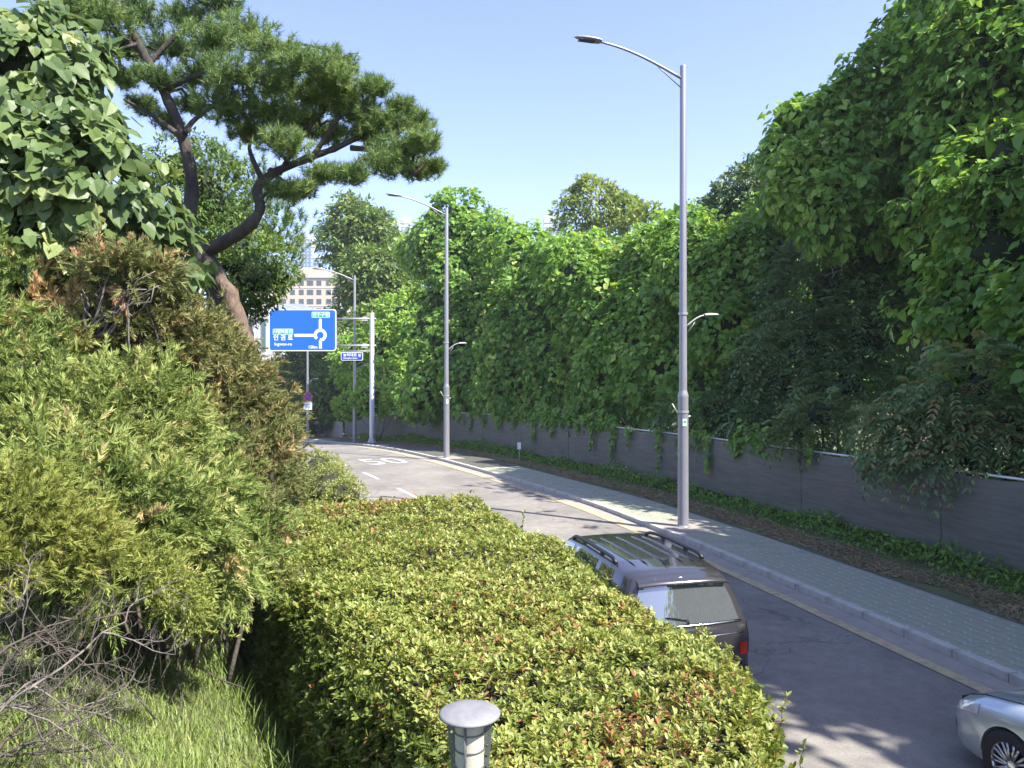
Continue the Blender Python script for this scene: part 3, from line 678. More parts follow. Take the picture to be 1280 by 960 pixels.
for sgn in (1, -1):
    for (x0, x1) in ((-1.05, -.12), (-.02, .62)):
        MB().grid(patch(G, xs, x0, x1, 6, 8, .005, sgn), True).build('side_window', M_glass, suv, False)
    MB().grid(patch(G, xs, -1.75, -1.15, 6, 8, .005, sgn), True).build('quarter_window', M_glass, suv, False)
    # roof rail
    pr = [G[np.argmin(abs(xs - x)), 9] for x in np.linspace(-1.62, .35, 14)]
    pr = np.array([(p[0], sgn * (p[1] + .01), p[2] + .008 + .05 * min(1, min(k, 13 - k) / 1.2)) for k, p in enumerate(pr)])
    rl = MB().tube(pr, .027, 7).build('roof_rail', M_black, suv, False)
    for k in (4, 9): MB().box((pr[k][0], pr[k][1], pr[k][2] - .045), (.1, .03, .085)).build('rail_foot', M_black, rl, False)
    MB().grid(patch(G, xs, -2.36, -2.0, 3, 5, .006, sgn), True).build('tail_lamp', M_red, suv, False)
    for x in (1.42, -1.42): wheel(suv, (x, sgn * .83, .365), sgn, .365, .24, 5, 0)
    MB().box((.62, sgn * 1.06, 1.10), (.13, .2, .16), top=.85).build('door_mirror', M_suv, suv, False)
    MB().grid(patch(G, xs, 1.95, 2.33, 4, 6, .005, sgn), True).build('headlamp', M_head, suv, False)
    for x in (-1.1, -.06, 1.0):
        i = np.argmin(abs(xs - x)); MB().tube([(p[0], sgn * p[1] * 1.001, p[2]) for p in G[i, 2:7]], .004, 4).build('door_gap', M_gap, bd, False)
    for x in (-.85, .15): MB().box((x, sgn * .962, .93), (.18, .03, .035)).build('door_handle', M_chrome, suv, False)
# roof ribs, sunroof, antenna
for y in (-.44, -.26, .0, .26, .44):
    pr = []
    for x in np.linspace(-1.75, .25, 10):
        i = np.argmin(abs(xs - x)); pr.append((xs[i], y, np.interp(-abs(y), [-G[i, 9, 1], -G[i, 10, 1], 0], [G[i, 9, 2], G[i, 10, 2], G[i, 11, 2]]) + .003))
    MB().tube(pr, [.003] + [.011] * 8 + [.003], 6).build('roof_rib', M_suv, suv, False)
ia = np.argmin(abs(xs + 1.72)); za = G[ia, 11, 2]
MB().add([(-1.80, .028, za - .01), (-1.80, -.028, za - .01), (-1.60, -.022, za - .01), (-1.60, .022, za - .01), (-1.80, .006, za + .075), (-1.80, -.006, za + .075), (-1.72, -.005, za + .045), (-1.72, .005, za + .045)],
         [(0, 1, 5, 4), (1, 2, 6, 5), (2, 3, 7, 6), (3, 0, 4, 7), (4, 5, 6, 7)]).build('antenna_fin', M_black, suv, False)
# rear window grid, spoiler, trim
def rear(z, t, out=0):
    p = np.array([np.interp(z, G[0, 2:10, 2], G[0, 2:10, k]) for k in range(3)]); return (p[0] - .07 * (1 - t * t) - out, p[1] * t, z)
zt = G[0, 8, 2]
MB().grid([[rear(z, t, .006) for t in np.linspace(.93, -.93, 13)] for z in np.linspace(1.15, zt - .005, 7)], True, True).build('rear_window', M_glass, suv, False)
sp0 = [[(G[0, 9, 0] + .20, .60 * t, G[6, 10, 2] + .002 - .03 * abs(t) ** 3), (G[0, 9, 0] - .04, .60 * t, zt + .055 - .03 * abs(t) ** 3), (G[0, 9, 0] - .17 + .05 * t * t, .62 * t, zt + .03 - .03 * abs(t) ** 3), (G[0, 9, 0] - .16 + .05 * t * t, .62 * t, zt + .004 - .03 * abs(t) ** 3), (G[0, 9, 0] + .02, .60 * t, zt - .02)] for t in np.linspace(1, -1, 13)]
spo = MB().grid(sp0, True, True).build('roof_spoiler', M_suv, suv, False)
MB().box((G[0, 9, 0] - .10, 0, zt - .004), (.06, .42, .024)).build('brake_light', M_black, spo, False)
MB().tube([rear(1.135, t, .012) for t in np.linspace(.97, -.97, 13)], .012, 6).build('chrome_strip', M_chrome, suv, False)
MB().tube([rear(.985, t, .004) for t in np.linspace(.97, -.97, 13)], .006, 5).build('tailgate_crease', M_chrome, suv, False)
MB().tube([rear(1.16, .02, .02), rear(1.21, .04, .03), rear(1.24, .42, .024)], .009, 5).build('wiper', M_black, suv, False)
for sgn in (1, -1):
    MB().grid([[rear(z, sgn * t, .008) for t in np.linspace(.87, 1.0, 5)] for z in np.linspace(.70, .86, 5)], True, sgn > 0).build('rear_lamp', M_red, suv, False)
MB().box((-2.47, 0, .80), (.012, .52, .12)).build('number_plate', M_white, suv, False)
MB().grid([[rear(z, t, .03) for t in np.linspace(1, -1, 13)] for z in np.linspace(.40, .58, 3)], True, True).build('rear_bumper', M_black, suv, False)
MB().grid(np.concatenate([patch(G, xs, .5, 1.3, 8, 11, .005, 1), patch(G, xs, .5, 1.3, 8, 11, .005, -1)[:, ::-1][:, 1:]], 1), True).build('windscreen', M_glass, suv, False)

# --- silver saloon at the right edge
sed = empty('saloon_car', (*car_at(4.97, 7.70, (1.52, .93)), .03), hd, 'pale silver saloon car with multi-spoke alloy wheel cut off by the corner', 'car')
keys = [(-2.46, .74, .55, .86, 1.0), (-2.38, .86, .66, .90, 1.08), (-1.9, .925, .68, .95, 1.14), (-1.2, .935, .58, .97, 1.40), (-.6, .935, .60, .965, 1.465), (0, .935, .60, .96, 1.455), (.35, .935, .61, .955, 1.36), (.95, .935, .74, .935, 1.02), (1.5, .93, .74, .87, .955), (2.0, .90, .72, .79, .86), (2.25, .84, .66, .71, .765), (2.40, .74, .55, .60, .655), (2.47, .62, .45, .47, .54)]
xs2, G2 = car_shell(keys, 120)
for i in range(len(xs2)):                                       # bonnet ridge
    k = np.clip((xs2[i] - .85) / .2, 0, 1) * np.clip((2.3 - xs2[i]) / .4, 0, 1); G2[i, 9, 2] += .012 * k; G2[i, 10, 2] -= .004 * k
M_sil = paint('pale_silver_paint', (.48, .545, .56), .5, .26)
bd2 = body(sed, shell_mesh(G2, .06, .10), M_sil, [(1.52, .9), (1.52, -.9), (-1.42, .9), (-1.42, -.9)], .375)
for sgn in (1, -1):
    for (x0, x1) in ((-1.25, -.42), (-.34, .62)): MB().grid(patch(G2, xs2, x0, x1, 6, 8, .005, sgn), True).build('side_window', M_glass, sed, False)
    for x in (1.52, -1.42): wheel(sed, (x, sgn * .815, .342), sgn, .342, .235, 10, 0)
    hl = MB().grid(patch(G2, xs2, 1.93, 2.36, 4, 6, .006, sgn), True).build('headlamp', M_head, sed, False)
    MB().grid(patch(G2, xs2, 2.08, 2.20, 5, 6, .009, sgn), True).build('lamp_reflector', M_chrome, hl, False)
    MB().grid(patch(G2, xs2, 2.30, 2.40, 2, 3, .008, sgn), True).build('bumper_intake', M_chrome, sed, False)
    MB().grid(patch(G2, xs2, -2.42, -2.05, 4, 6, .006, sgn), True).build('tail_lamp', M_red, sed, False)
    MB().tube([(p[0], sgn * (p[1]), p[2] + .004) for p in G2[(xs2 > .95) & (xs2 < 2.32), 8]], .0045, 4).build('bonnet_gap', M_gap, bd2, False)
    for x in (.92, -.38, -1.3):
        i = np.argmin(abs(xs2 - x)); MB().tube([(p[0], sgn * p[1] * 1.001, p[2]) for p in G2[i, 2:7]], .004, 4).build('door_gap', M_gap, bd2, False)
    MB().box((.55, sgn * 1.04, 1.0), (.12, .2, .13), top=.85).build('door_mirror', M_sil, sed, False)
    for x in (-.9, .05): MB().box((x, sgn * .945, .80), (.2, .03, .03)).build('door_handle', M_chrome, sed, False)
for x0, x1, nm in ((.33, .93, 'windscreen'), (-1.85, -1.25, 'rear_window')):
    MB().grid(np.concatenate([patch(G2, xs2, x0, x1, 8, 11, .005, 1), patch(G2, xs2, x0, x1, 8, 11, .005, -1)[:, ::-1][:, 1:]], 1), True).build(nm, M_glass, sed, False)
MB().box((2.575, 0, .48), (.03, .9, .22)).build('grille', M_black, sed, False)
# ------------------------------------------------------------------ bollard light
bx_, by_ = -.165, 3.0; bz_ = ground_z(bx_, by_)
capz = CAMZ - (889 - 480) / F * by_
bo = empty('bollard_light', (bx_, by_, bz_), R(-30), 'grey garden bollard light with flat round cap in front of the hedge', 'garden light')
h = capz - bz_
M_bol = mat('bollard_grey', (.17, .18, .185), .5, metal=.4, noise=(20, .5)); M_bolc = mat('bollard_cap_paint', (.25, .25, .265), .6, noise=(16, .8), col2=(.17, .17, .18), detail=8)
MB().lathe([(0, h + .012), (.06, h + .010), (.112, h), (.12, h - .006), (.12, h - .014), (.10, h - .016), (0, h - .014)], n=48).build('cap', M_bolc, bo, False)
gl = MB().lathe([(.058, h - .016), (.056, h - .30)], n=24).build('diffuser', mat('frosted_diffuser', (.48, .46, .38), .55, noise=(8, .2)), bo, False)
for z in (h - .075, h - .14, h - .205, h - .27): MB().lathe([(.0575, z - .003), (.061, z - .003), (.061, z + .003), (.0575, z + .003)], n=24).build('diffuser_band', M_bol, gl, False)
def fin_mesh():
    cu = bpy.data.curves.new('fin', 'CURVE'); cu.dimensions = '2D'; cu.fill_mode = 'BOTH'; cu.extrude = .002
    def spl(p):
        s_ = cu.splines.new('POLY'); s_.points.add(len(p) - 1)
        for q, a in zip(s_.points, p): q.co = (a[0], a[1], 0, 1)
        s_.use_cyclic_u = True
    spl([(.060, -.016), (.094, -.016), (.066, -.30), (.060, -.30)][::1])
    for k in range(6):
        z = -.042 - .043 * k; cx = .077 - .0035 * k - .001; spl([(cx + .0062 * math.cos(a), z + .0062 * math.sin(a)) for a in np.linspace(0, 2 * math.pi, 11)[:-1]])
    o = bpy.data.objects.new('fin', cu); COL.objects.link(o); me = bpy.data.meshes.new_from_object(o.evaluated_get(bpy.context.evaluated_depsgraph_get())); bpy.data.objects.remove(o); return me
fm = fin_mesh(); fm.materials.clear(); fm.materials.append(M_bol)
for k in range(4): link_mesh('fin', fm, bo, Matrix.Rotation(R(90 * k + 20), 4, 'Z') @ Matrix.Translation((0, 0, h)) @ Matrix.Rotation(R(90), 4, 'X'))
MB().lathe([(.064, h - .30), (.066, h - .33), (.055, h - .36), (.055, .02), (.09, .01), (.09, 0)], n=24).build('post', M_bol, bo, False)

# ------------------------------------------------------------------ clipped azalea hedge
hs0, hs1 = S_at(5.0), S_at(18.6)
hmid = pt(8.0, (hs0 + hs1) / 2, .68)
hedge = empty('hedge', hmid, 0, 'broad clipped azalea hedge with yellow-green leaves running along the road', 'hedge')
def hedge_sec(s):
    """left and right offsets and top height at arc length s"""
    Yk = np.interp(s, sl, KL[:, 1])
    ul = hedge_left(Yk); ur = np.interp(Yk, [5, 6, 7.2, 8.2, 10, 13, 15, 16.8, 18.6], [6.9, 6.75, 6.2, 5.98, 6.15, 6.2, 6.35, 6.8, 7.5])
    end = np.clip((hs1 - s) / 3.2, 0, 1) ** .6 * np.clip((s - hs0) / .5 + .2, 0, 1) ** .5
    top = (2.08 + .04 * np.sin(s * 1.3)) * (.55 + .45 * end); return ul, ur, top
def hedge_surface(s, t):
    """t 0..1 runs from the left foot over the top to the right foot"""
    ul, ur, top = hedge_sec(s); base_z = .62; hgt = top - base_z; wv_ = ul - ur; per = 2 * hgt + wv_
    q = t * per; u = np.where(q < hgt, ul, np.where(q < hgt + wv_, ul - (q - hgt), ur)); z = np.where(q < hgt, q, np.where(q < hgt + wv_, hgt, per - q))
    # rounded shoulders
    rr_ = .38; du = np.minimum(ul - u, u - ur); dz_ = hgt - z
    cut = np.clip(1 - (du + dz_) / rr_, 0, 1) ** 2 * .16
    sgn = np.where(u > (ul + ur) / 2, -1, 1); u = u + sgn * cut; z = z - cut
    # left flank leans in towards the top, foot slightly undercut
    u = u - np.where(u > (ul + ur) / 2, .16 * np.clip(z / hgt, 0, 1) * np.clip(1 - (ul - u) / 1.4, 0, 1), 0) + sgn * .10 * np.clip(1 - z / .4, 0, 1)
    x, y = at(u, s); onl = q < hgt; onr = q > hgt + wv_
    i = np.clip(np.searchsorted(sl, s), 0, len(sl) - 1); L2 = lf[i]
    n = np.stack([np.where(onl, L2[:, 0], np.where(onr, -L2[:, 0], 0)), np.where(onl, L2[:, 1], np.where(onr, -L2[:, 1], 0)), np.where(onr, .25, np.where(onl, .3, 1))], -1)
    lift = cut[:, None] / .16
    n = nrm(n + lift * np.stack([-sgn * L2[:, 0] * .7, -sgn * L2[:, 1] * .7, .7 + 0 * sgn], -1))
    p = np.stack([x, y, base_z + z], -1)
    bump = .11 * smooth_noise(p, 2.8, 21) + .05 * smooth_noise(p, 8.5, 22)
    return p + n * bump[:, None], n
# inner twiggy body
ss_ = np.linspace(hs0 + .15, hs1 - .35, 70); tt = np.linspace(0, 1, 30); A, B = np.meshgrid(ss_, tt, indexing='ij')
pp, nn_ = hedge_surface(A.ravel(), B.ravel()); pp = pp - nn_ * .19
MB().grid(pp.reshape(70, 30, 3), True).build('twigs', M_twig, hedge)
def rosettes(n_try, dens):
    s = hs0 + (hs1 - hs0) * rng.random(n_try); t = rng.random(n_try); p, n = hedge_surface(s, t)
    dist = np.linalg.norm(p - np.array([0, 0, CAMZ]), axis=1); keep = rng.random(n_try) < np.clip((dens / dist) ** 1.6, .0, 1)
    keep &= (n[:, 0] < .75) | (rng.random(n_try) < .4)
    return p[keep], n[keep], dist[keep]
p, n, dist = rosettes(52000, 8.6)
per = 7; K = len(p); i = np.repeat(np.arange(K), per); N = K * per
depth = np.abs(rng.normal(0, .055, K)); shoot = (rng.random(K) < .05) * rng.uniform(.03, .11, K)
stem_dir = nrm(n * .8 + UP * .5 + rng.normal(size=(K, 3)) * .38)
c = p - n * depth[:, None] + stem_dir * shoot[:, None]
rad = nrm(rng.normal(size=(N, 3))); ax = stem_dir[i]; rad = nrm(rad - ax * (rad * ax).sum(-1, keepdims=True))
tilt = rng.uniform(.15, 1.15, N)[:, None]
y = nrm(rad + ax * tilt); nrmv = nrm(ax - rad * tilt * .6 + rng.normal(size=(N, 3)) * .2)
size = (.034 + .0022 * dist[i]) * rng.uniform(.6, 1.25, N) * (1 + .25 * (n[i][:, 2] < .5))
pos = c[i] - ax * (rng.uniform(0, .05, N))[:, None] + rad * .004
brown = smooth_noise(p, 1.5, 31) + .5 * smooth_noise(p, 4, 33) + .35 * rng.normal(size=K)
tint = .50 + .10 * smooth_noise(p, 1.1, 37)[i] + .13 * rng.normal(size=K)[i] + .13 * rng.normal(size=N)
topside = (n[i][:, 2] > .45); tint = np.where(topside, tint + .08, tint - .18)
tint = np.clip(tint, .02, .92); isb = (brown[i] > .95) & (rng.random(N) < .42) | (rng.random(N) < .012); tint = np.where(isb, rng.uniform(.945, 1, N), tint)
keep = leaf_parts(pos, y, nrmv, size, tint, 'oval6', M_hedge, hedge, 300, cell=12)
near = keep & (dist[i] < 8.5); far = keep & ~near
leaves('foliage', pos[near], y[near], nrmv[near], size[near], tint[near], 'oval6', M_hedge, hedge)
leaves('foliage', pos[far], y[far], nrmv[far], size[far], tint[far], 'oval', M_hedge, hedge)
# stems inside the dark flank
b = MB()
for k in range(70):
    s = hs0 + .6 + (hs1 - hs0 - 3) * random.random() ** 1.5; ul, ur, top = hedge_sec(s); a = pt(ul - .35 - random.random() * .25, s, .62); e = a + np.array([random.uniform(-.12, .12), random.uniform(-.12, .12), random.uniform(.7, 1.1)])
    b.tube(wiggle(a, e, 5, .05), [.008, .007, .006, .005, .003], 5)
b.build('stems', M_wood, hedge)['kind'] = 'stuff'
# escaping shoots above the roadside edge
def shoot_stem(p0, hgt, parent, lean):
    e = p0 + np.array([lean[0], lean[1], hgt]); path = wiggle(p0, e, 6, .04); MB().tube(path, np.linspace(.004, .0015, 6), 4).build('shoot', M_wood, parent)
    return path
SP, SY, SN, SS, ST = [], [], [], [], []
for (px, py, d) in ((652, 640, 12.8), (745, 775, 7.6), (1000, 945, 4.7), (905, 860, 5.9), (1085, 985, 4.4), (975, 880, 5.4), (622, 655, 12.3), (490, 620, 15.2)):
    q = P(px, py + 18, d); path = shoot_stem(q - UP * .05, .10 + .012 * d + .05 * random.random(), hedge, (.05 * random.random() + .02, .02))
    for r_ in path[1:]:
        for k in range(4): SP.append(r_); SY.append(nrm(rng.normal(size=3) * .7 + UP * .4)); SN.append(nrm(UP + rng.normal(size=3) * .3)); SS.append((.035 + .002 * d) * random.uniform(.7, 1.2)); ST.append(random.uniform(.5, .85))
leaves('shoot_leaves', np.array(SP), np.array(SY), np.array(SN), np.array(SS), np.array(ST), 'oval6', M_hedge, hedge)

# second, smaller clipped shrub further along
def small_shrub(name, lobes, label, cat, material, n, size, group=None, per=14, tint=.55, corem=M_twig):
    base_ = np.mean([l[0] for l in lobes], 0); base_[2] = ground_z(base_[0], base_[1])
    e = empty(name, base_, 0, label, cat, group)
    c, o = lobe_clumps(lobes, n); p, y, n_, s, t = clump_leaves(c, o, per, .11, size, .1, .8, .5, .8, tint, .14)
    leaves('foliage', p, y, n_, s, t, 'oval', material, e); core(lobes, .86, 'twigs', corem, e)
    b = MB()
    for k in range(5): b.tube(wiggle(base_ - UP * .05, lobes[k % len(lobes)][0], 5, .06), np.linspace(.03, .012, 5), 6)
    b.build('stems', M_wood, e)['kind'] = 'stuff'
    return e
small_shrub('azalea_shrub', [(P(412, 612, 19.5), (.55, 1.0, .55)), (P(398, 596, 21), (.6, 1.2, .6)), (P(432, 622, 18.3), (.4, .8, .4))], 'small yellow-green clipped shrub between the junipers and the road', 'shrub', M_hedge, 900, .06)

# ------------------------------------------------------------------ lawn grass on the bank (uncountable)
def scatter_blades(name, n, ufun, hgt, wid, material, tint=(.5, .2), lean=.5, umin=6.7, umax=14, y0=1.5, y1=12, mask=None):
    x = rng.uniform(-7.5, 1.2, n); yv = rng.uniform(y0, y1, n) ; P_ = np.stack([x, yv, x * 0], 1)
    i = np.array([np.argmin((KL[:, 0] - a) ** 2 + (KL[:, 1] - b_) ** 2) for a, b_ in zip(x, yv)]); u = ((P_[:, :2] - KL[i]) * lf[i]).sum(1)
    z = terrain(u, x, yv, sl[i]); ul, ur, top = hedge_sec(sl[i]); ok = (u > ul - .25) & (u < umax) | ((yv < 4.4) & (u > 7))
    if mask is not None: ok &= mask(P_, u)
    P_ = P_[ok]; P_[:, 2] = z[ok] - .01; N = len(P_)
    a = rng.uniform(0, 2 * np.pi, N); side = np.stack([np.cos(a), np.sin(a), 0 * a], -1)
    y = nrm(UP + side * rng.uniform(.1, 1, N)[:, None] * lean); n_ = nrm(side * -.8 + UP * .5)
    t = tint[0] + .12 * smooth_noise(P_, 2.0, 5) + tint[1] * rng.normal(size=N); hh = hgt * rng.uniform(.5, 1.4, N)
    o = leaves(name, P_, y, n_, hh, t, 'blade', material, None, wid * rng.uniform(.7, 1.3, N)); return o
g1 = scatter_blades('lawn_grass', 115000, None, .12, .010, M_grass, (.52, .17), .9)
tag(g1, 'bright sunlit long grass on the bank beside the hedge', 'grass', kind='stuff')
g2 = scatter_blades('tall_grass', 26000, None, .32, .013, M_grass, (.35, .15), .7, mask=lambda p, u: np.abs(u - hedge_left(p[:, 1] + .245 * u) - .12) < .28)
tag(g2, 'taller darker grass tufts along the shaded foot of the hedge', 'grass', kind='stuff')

# ------------------------------------------------------------------ junipers
def sprays(c, d, per, L, tint, jt=.12, wid=.016, ll=.06):
    """feathery sprays: thin leaflets set along short axes"""
    K = len(c); i = np.repeat(np.arange(K), per); N = K * per; t = np.tile(np.linspace(.05, 1, per), K)
    LL = L * rng.uniform(.6, 1.3, K); a = d[i]; r_ = nrm(rng.normal(size=(N, 3))); r_ = nrm(r_ - a * (r_ * a).sum(-1, keepdims=True))
    side = nrm(rng.normal(size=(K, 3))); r_ = nrm(r_ * .6 + side[i] * np.where(np.arange(N) % 2, 1, -1)[:, None] * .8)
    droop = -UP * (t ** 2 * .22)[:, None] * LL[i][:, None]
    p = c[i] + a * (t * LL[i])[:, None] + droop; y = nrm(a * .9 + r_ * (.85 - .45 * t)[:, None]); n_ = nrm(rng.normal(size=(N, 3)) + UP * .9)
    s = ll * rng.uniform(.6, 1.3, N) * (1.2 - .5 * t); ti = np.repeat(tint, per) + jt * rng.normal(size=N) + .10 * (t - .5)
    return p, y, n_, s, ti, np.full(N, wid) * rng.uniform(.7, 1.3, N)
def juniper(lobes, label, material, n, L=.24, per=17, tint=.5, brown=0., up=.55, out_w=.8, seed=0, wid=.017, ll=.065, name='juniper', tj=.15, inner=.80, stem_r=.03):
    lob = [(np.array(l[0]), np.broadcast_to(np.array(l[1], float), 3)) for l in lobes]
    b_ = np.mean([l[0] for l in lob], 0); b_[2] = ground_z(b_[0], b_[1]) - .03
    e = empty(name, b_, 0, label, 'shrub', 'junipers on the bank')
    K = n // 11; c0, o0 = lobe_clumps(lob, K, .2, inner, .14); K = len(c0)
    c0 = c0 + o0 * (smooth_noise(c0, 2.6, 40 + seed) * .12)[:, None]
    ax = nrm(o0 * out_w + UP * up + rng.normal(size=c0.shape) * .35); pl_ = L * rng.uniform(1.1, 2.1, K); i = np.repeat(np.arange(K), 11)
    q = np.tile(np.linspace(0, 1, 11), K); o = o0[i]; c = c0[i] - o * .16 + ax[i] * (q * pl_[i])[:, None] + rng.normal(size=(K * 11, 3)) * .035 - UP * (.12 * q ** 2 * pl_[i])[:, None]
    d = nrm(ax[i] * .9 + rng.normal(size=c.shape) * .55)
    br = smooth_noise(c0, 1.9, 60 + seed) + .4 * rng.normal(size=K); ti = tint + tj * rng.normal(size=K) + .12 * smooth_noise(c0, 3.5, 70 + seed)
    ti = np.minimum(ti, .80); ti = np.where(br > 1.5 - brown, rng.uniform(.88, 1, K), ti)[i] + .14 * (q - .5)
    p, y, n_, s, t, wd = sprays(c, d, per + 10, L * .62, ti, .10, wid * .8, ll)
    leaves('foliage', p, y, n_, s * 1.1, t, 'needle', material, e, wd)
    core(lob, .66, 'inner_branches', M_twig, e, seed, .3)['kind'] = 'stuff'
    b = MB()
    for k, l in enumerate(lob):
        for r_ in range(3 if stem_r > .02 else 1):
            q = l[0] + nrm(rng.normal(size=3) + UP * .5) * l[1] * 1.02; b.tube(wiggle(b_ + np.array([rng.normal(0, .3), rng.normal(0, .3), -.15]), q, 8, .06), np.linspace(stem_r, .006, 8), 6)
    b.build('branches', M_wood, e)['kind'] = 'stuff'; return e
def L(px, py, d, rpx, ry=None, rz=None):
    r_ = rpx / F * d; return (P(px, py, d), (r_, (ry or rpx) / F * d, (rz or rpx) / F * d))
juniper([L(288, 560, 9.6, 60, 70, 64), L(318, 605, 9.2, 48), L(255, 610, 8.6, 60), L(318, 530, 10.4, 38), L(270, 490, 9.8, 55), L(225, 540, 9, 60), L(300, 660, 8.4, 45), L(335, 650, 9.2, 32), L(278, 482, 10.4, 36)], 'large dark green juniper with browned crown beside the blue road sign', M_junr, 6600, .25, 16, .36, .18, seed=1)
juniper([L(235, 625, 7.9, 60, 50, 45), L(190, 560, 8.0, 60), L(300, 680, 8.0, 30), L(150, 600, 7.6, 60)], 'dark green juniper in the middle of the bank, below the brown twigs', M_jun, 3600, .24, 17, .48, .35, seed=2)
juniper([L(30, 420, 8.2, 90), L(110, 470, 8.0, 70), L(60, 500, 7.6, 80), L(-40, 480, 8, 80), L(20, 370, 8.6, 50)], 'tall olive juniper at the left edge under the big-leaved tree', M_jun, 4800, .26, 17, .56, .5, seed=3)
jb = juniper([L(150, 348, 7.6, 46, 45, 26), L(110, 362, 7.7, 30, 30, 22), L(185, 358, 7.7, 28, 30, 22), L(205, 440, 8.2, 45), L(150, 440, 8.0, 50), L(250, 430, 9, 40), L(120, 395, 7.7, 38, 34, 30), L(175, 390, 7.8, 34, 34, 30)], 'brownish juniper top with bare grey stems in front of the big leaves', M_junr, 2800, .20, 15, .42, .35, seed=4, inner=.9)
juniper([L(50, 545, 6.9, 90, 70, 60), L(140, 540, 7.2, 70), L(-20, 600, 6.6, 70), L(110, 600, 6.8, 70)], 'bright green feathery juniper at the left edge, above the golden one', M_junb, 4600, .27, 17, .58, .3, seed=5)
juniper([L(170, 650, 6.3, 75, 70, 50), L(110, 625, 6.1, 60, 55, 45), L(235, 690, 6.6, 48, 50, 36), L(60, 610, 6.0, 50), L(265, 715, 6.9, 28), L(258, 740, 7.3, 34, 30, 24), L(150, 728, 5.9, 40, 36, 18)], 'low blue-green juniper arching over the grass', M_junb, 4300, .23, 17, .55, .45, .25, 1.0, seed=6, stem_r=.007)
jg = juniper([L(20, 645, 4.6, 62, 55, 40), L(85, 675, 4.8, 50, 48, 36), L(-40, 700, 4.4, 60, 55, 48), L(20, 715, 4.5, 42, 40, 30), L(125, 705, 5.0, 28, 30, 22)], 'golden yellow-green juniper nearest the camera with dead bare lower branches', M_jung, 3000, .15, 16, .5, .25, .7, .7, seed=7, wid=.009, ll=.045, stem_r=.006)
c = np.array([P(205, 735, 5.2), P(235, 765, 5.4), P(225, 745, 5.2), P(190, 715, 5.1)]); cc = c[np.repeat(np.arange(4), 60)] + rng.normal(0, .09, (240, 3))
p, y, n_, s, t, wd = sprays(cc, nrm(rng.normal(size=(240, 3)) * .5 + np.array([.4, 0, .5])), 14, .15, np.full(240, .5), .15, .011, .045)
leaves('side_spray', p, y, n_, s, t, 'oval', M_jung, jg, wd * 2)
MB().tube(wiggle(P(60, 770, 4.6), P(225, 760, 5.3), 8, .04), np.linspace(.009, .003, 8), 6).build('branch', M_wood, jg)
# bare dead branches of the golden juniper
def dead_branch(b, a, direction, length, r0, level=0):
    n = 7; pts = [np.array(a, float)]; d = nrm(direction)
    for k in range(n):
        d = nrm(d + rng.normal(size=3) * .22 + UP * .02); pts.append(pts[-1] + d * length / n)
    b.tube(pts, np.linspace(r0, r0 * .35, n + 1), 5 if r0 > .008 else 4, caps=False)
    if level < 3:
        for k in range(2, n + 1):
            if rng.random() < (.85 if level < 2 else .5):
                dead_branch(b, pts[k], nrm(d + rng.normal(size=3) * .75), length * rng.uniform(.35, .6), r0 * .5, level + 1)
for k, (px, py, d, ex, ey, ed) in enumerate(((-60, 1010, 3.6, 120, 860, 4.1), (-80, 930, 3.4, 130, 800, 4.3), (-60, 870, 3.5, 90, 780, 4.0), (-90, 980, 3.2, 60, 900, 3.6), (-70, 900, 3.8, 110, 840, 4.4), (-100, 820, 3.7, 60, 780, 4.1), (-60, 950, 3.9, 100, 880, 4.3), (-50, 900, 4.2, 150, 850, 4.7), (-40, 960, 4.1, 160, 880, 4.6), (-60, 1000, 4.0, 140, 930, 4.5), (-30, 860, 4.4, 130, 790, 4.8), (-60, 840, 4.2, 80, 800, 4.6), (-50, 1020, 3.6, 90, 940, 4.0))):
    b = MB(); a, e = P(px, py, d), P(ex, ey, ed); dead_branch(b, a, e - a, np.linalg.norm(e - a) * 1.05, .011)
    b.build('dead_branch', M_dead if k % 2 else M_wood, jg)
# bare grey stems of the brownish juniper
b = MB()
for k in range(14):
    a = P(118 + random.uniform(-15, 15), 405 + random.uniform(-10, 20), 7.5); e = P(random.uniform(90, 200), random.uniform(335, 385), 7.35); b.tube(wiggle(a, e, 6, .07), np.linspace(.018, .005, 6), 5)
b.tube(wiggle(P(158, 380, 7.3), P(162, 440, 7.3), 6, .03), .008, 5)
b.build('bare_stem', M_dead, jb)
b = MB()
for k in range(10):
    a = P(random.uniform(170, 210), random.uniform(480, 500), 8.4); dead_branch(b, a, rng.normal(size=3) + np.array([0, -.8, .4]), .5, .008, 2)
b.build('bare_stem', M_dead, jb)

# ------------------------------------------------------------------ big-leaved tree, upper left
def tree_base(px, d, off=0):
    x = (px - 640) / F * d; return np.array([x, d, ground_z(x, d) - .05])
tb = tree_base(30, 8.9)
big = empty('broadleaf_tree', tb, 0, 'tree with large pale heart-shaped leaves filling the upper left corner', 'tree')
lob = [L(30, 125, 8.9, 80, 80, 85), L(95, 185, 8.8, 55), L(10, 230, 8.6, 90), L(110, 255, 8.5, 70), L(-60, 150, 9, 110), L(70, 75, 9.3, 42), L(170, 285, 8.6, 30), L(60, 300, 8.4, 75), L(215, 330, 8.9, 26), L(205, 390, 8.9, 24), L(218, 430, 8.9, 20)]
c, o = lobe_clumps(lob, 520, .15, .85, .10); c = c + o * (.16 * smooth_noise(c, 2.4, 12))[:, None]; p, y, n_, s, t = clump_leaves(c, o, 9, .20, .165, 1.15, .30, .40, 1, .46, .18)
n_ = nrm(n_ + nrm(np.array([0, 0, CAMZ]) - p) * .25 + o[np.repeat(np.arange(len(c)), 9)] * .5)
keep = leaf_parts(p, y, n_, s, t, 'heart', M_big, big, 300, cell=16)
leaves('crown', p[keep], y[keep], n_[keep], s[keep], t[keep], 'heart', M_big, big)
